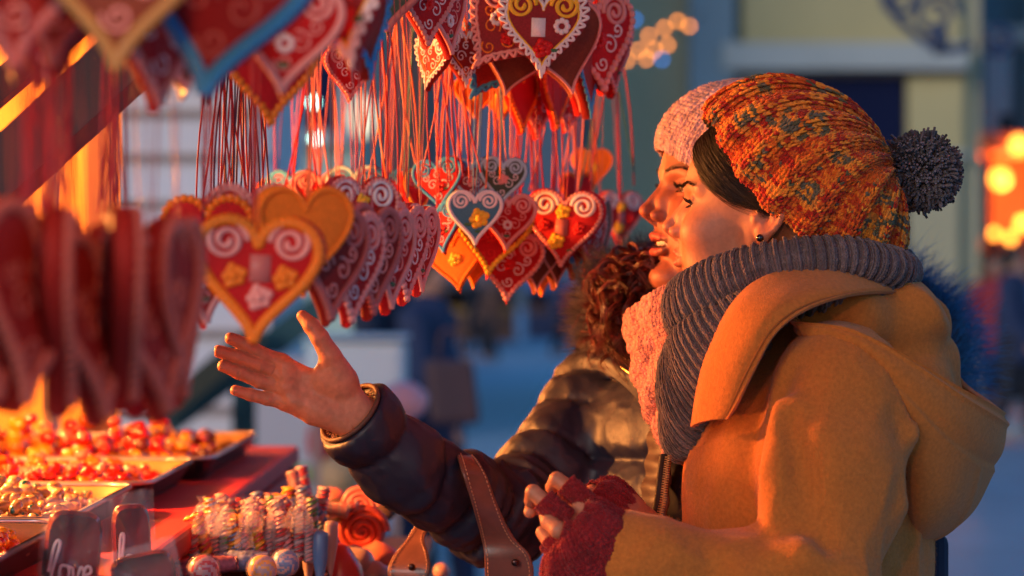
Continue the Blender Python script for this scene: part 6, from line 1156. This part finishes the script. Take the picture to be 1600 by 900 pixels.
w = np.clip((hoodc[i, 0] - .2) / .25, 0, 1)[:, None]; col = np.array((.11, .085, .08)) * (1 - w) + np.array((.015, .19, .44)) * w  # blue skylight on the right side is put into the fur colour
fur('fur_trim', hoodc[i] + o * .02 + (hoodc[np.minimum(i + 1, 119)] - hoodc[i]) * rg.random((n, 1)), nrm(o + outw * 1.3), .034 + .018 * w[:, 0], MATS['fur'], hd, col, .00032, wild=.30, droop=.1)
# ---------------------------------------------------------------- her shoulder bag, hung over the forearm
LEA = mat('brown_leather', (.15, .048, .032, 1), rough=.42, noise=.18, nscale=60, bump=.3, bscale=500, bdist=.0006, coat=.15); THR = mat('pale_thread', (.50, .22, .12, 1), rough=.7); RIV = mat('dark_rivet', (.06, .03, .03, 1), rough=.3, metal=.8)
bagc = W(722, 1040, 3.22); bag = empty('handbag', tuple(bagc), 'brown leather handbag hanging by stitched straps from the outstretched forearm', 'handbag')
def strap(L, R_, nm):
    """L, R_: matching edge points of the strap (px,py,D)"""
    a = bez(Wp(L), 90); b = bez(Wp(R_), 90); nv = 12; v = np.linspace(0, 1, nv)[None, :, None]; G = a[:, None] * (1 - v) + b[:, None] * v
    s = sheet(nm, G, .0042, LEA, bag); mb = MB(); T = nrm(np.gradient(a, axis=0))
    for e0, e1 in ((a, b), (b, a)):
        q = e0 + nrm(e1 - e0) * .0042; ds = np.r_[0, np.cumsum(np.linalg.norm(np.diff(q, axis=0), axis=1))]; n = int(ds[-1] / .0046); Nn = nrm(np.cross(np.gradient(q, axis=0), e1 - e0))
        for k in range(n):
            u0, u1 = (k + .15) / n * ds[-1], (k + .72) / n * ds[-1]; p = np.array([[np.interp(u, ds, q[:, i]) for i in range(3)] for u in (u0, (u0 + u1) / 2, u1)]); j = int(np.searchsorted(ds, u0)); nn = Nn[min(j, 89)]; nn = nn * (-1 if nn[1] > 0 else 1); p = p + nn * .0026; p[1] += nn * .0006; mb.add(*tube(p, .0007, 5))
    mb.obj('stitching', THR, s); return s
strap([(712, 722, 3.30), (714, 712, 3.17), (722, 738, 3.125), (738, 790, 3.135), (752, 840, 3.165), (757, 872, 3.165), (759, 905, 3.17), (772, 935, 3.175)], [(735, 718, 3.30), (742, 716, 3.18), (760, 745, 3.14), (780, 795, 3.145), (803, 840, 3.155), (828, 868, 3.155), (833, 905, 3.16), (815, 938, 3.17)], 'strap')
strap([(700, 740, 3.40), (660, 800, 3.39), (640, 838, 3.36), (616, 868, 3.34), (606, 892, 3.33), (612, 925, 3.33)], [(728, 745, 3.40), (690, 805, 3.38), (665, 838, 3.35), (671, 868, 3.33), (672, 892, 3.32), (655, 925, 3.32)], 'strap')
for px, py, D in ((805, 879, 3.152), (643, 886, 3.32)): V, F = ball(W(px, py, D), (.0042, .0026, .0042), 14, 8); mesh_obj('rivet', V, F, RIV, bag)
a = W(590, 930, 3.25); c = W(850, 930, 3.25); V, F = box(((a[0] + c[0]) / 2, 3.25, a[2] - .13), (c[0] - a[0], .13, .26)); o = mesh_obj('bag_body', V, F, LEA, bag, smooth=False); bevel(o, .025, 4)
# strap and dark bag on the front woman's back
bp = empty('shoulder_bag', tuple(W(1445, 940, 3.12)), 'dark navy shoulder bag with a stitched brown strap behind the mustard hood', 'bag')
V, F = box(W(1440, 1010, 3.16), (.045, .12, .26)); o = mesh_obj('bag_body', V, F, cm('bag_navy', (.012, .02, .055)), bp, smooth=False); bevel(o, .012, 3)
V, F = box(W(1441, 878, 3.16), (.030, .10, .08)); o = mesh_obj('bag_flap', V, F, MATS['bag_navy'], bp, smooth=False); bevel(o, .008, 3)
g = patch([[(1422, 820, 3.09), (1432, 820, 3.08)], [(1432, 860, 3.085), (1446, 858, 3.08)], [(1440, 905, 3.085), (1452, 903, 3.08)], [(1446, 950, 3.085), (1458, 948, 3.08)]], 30, 6); sheet('strap', g, .004, LEA, bp)
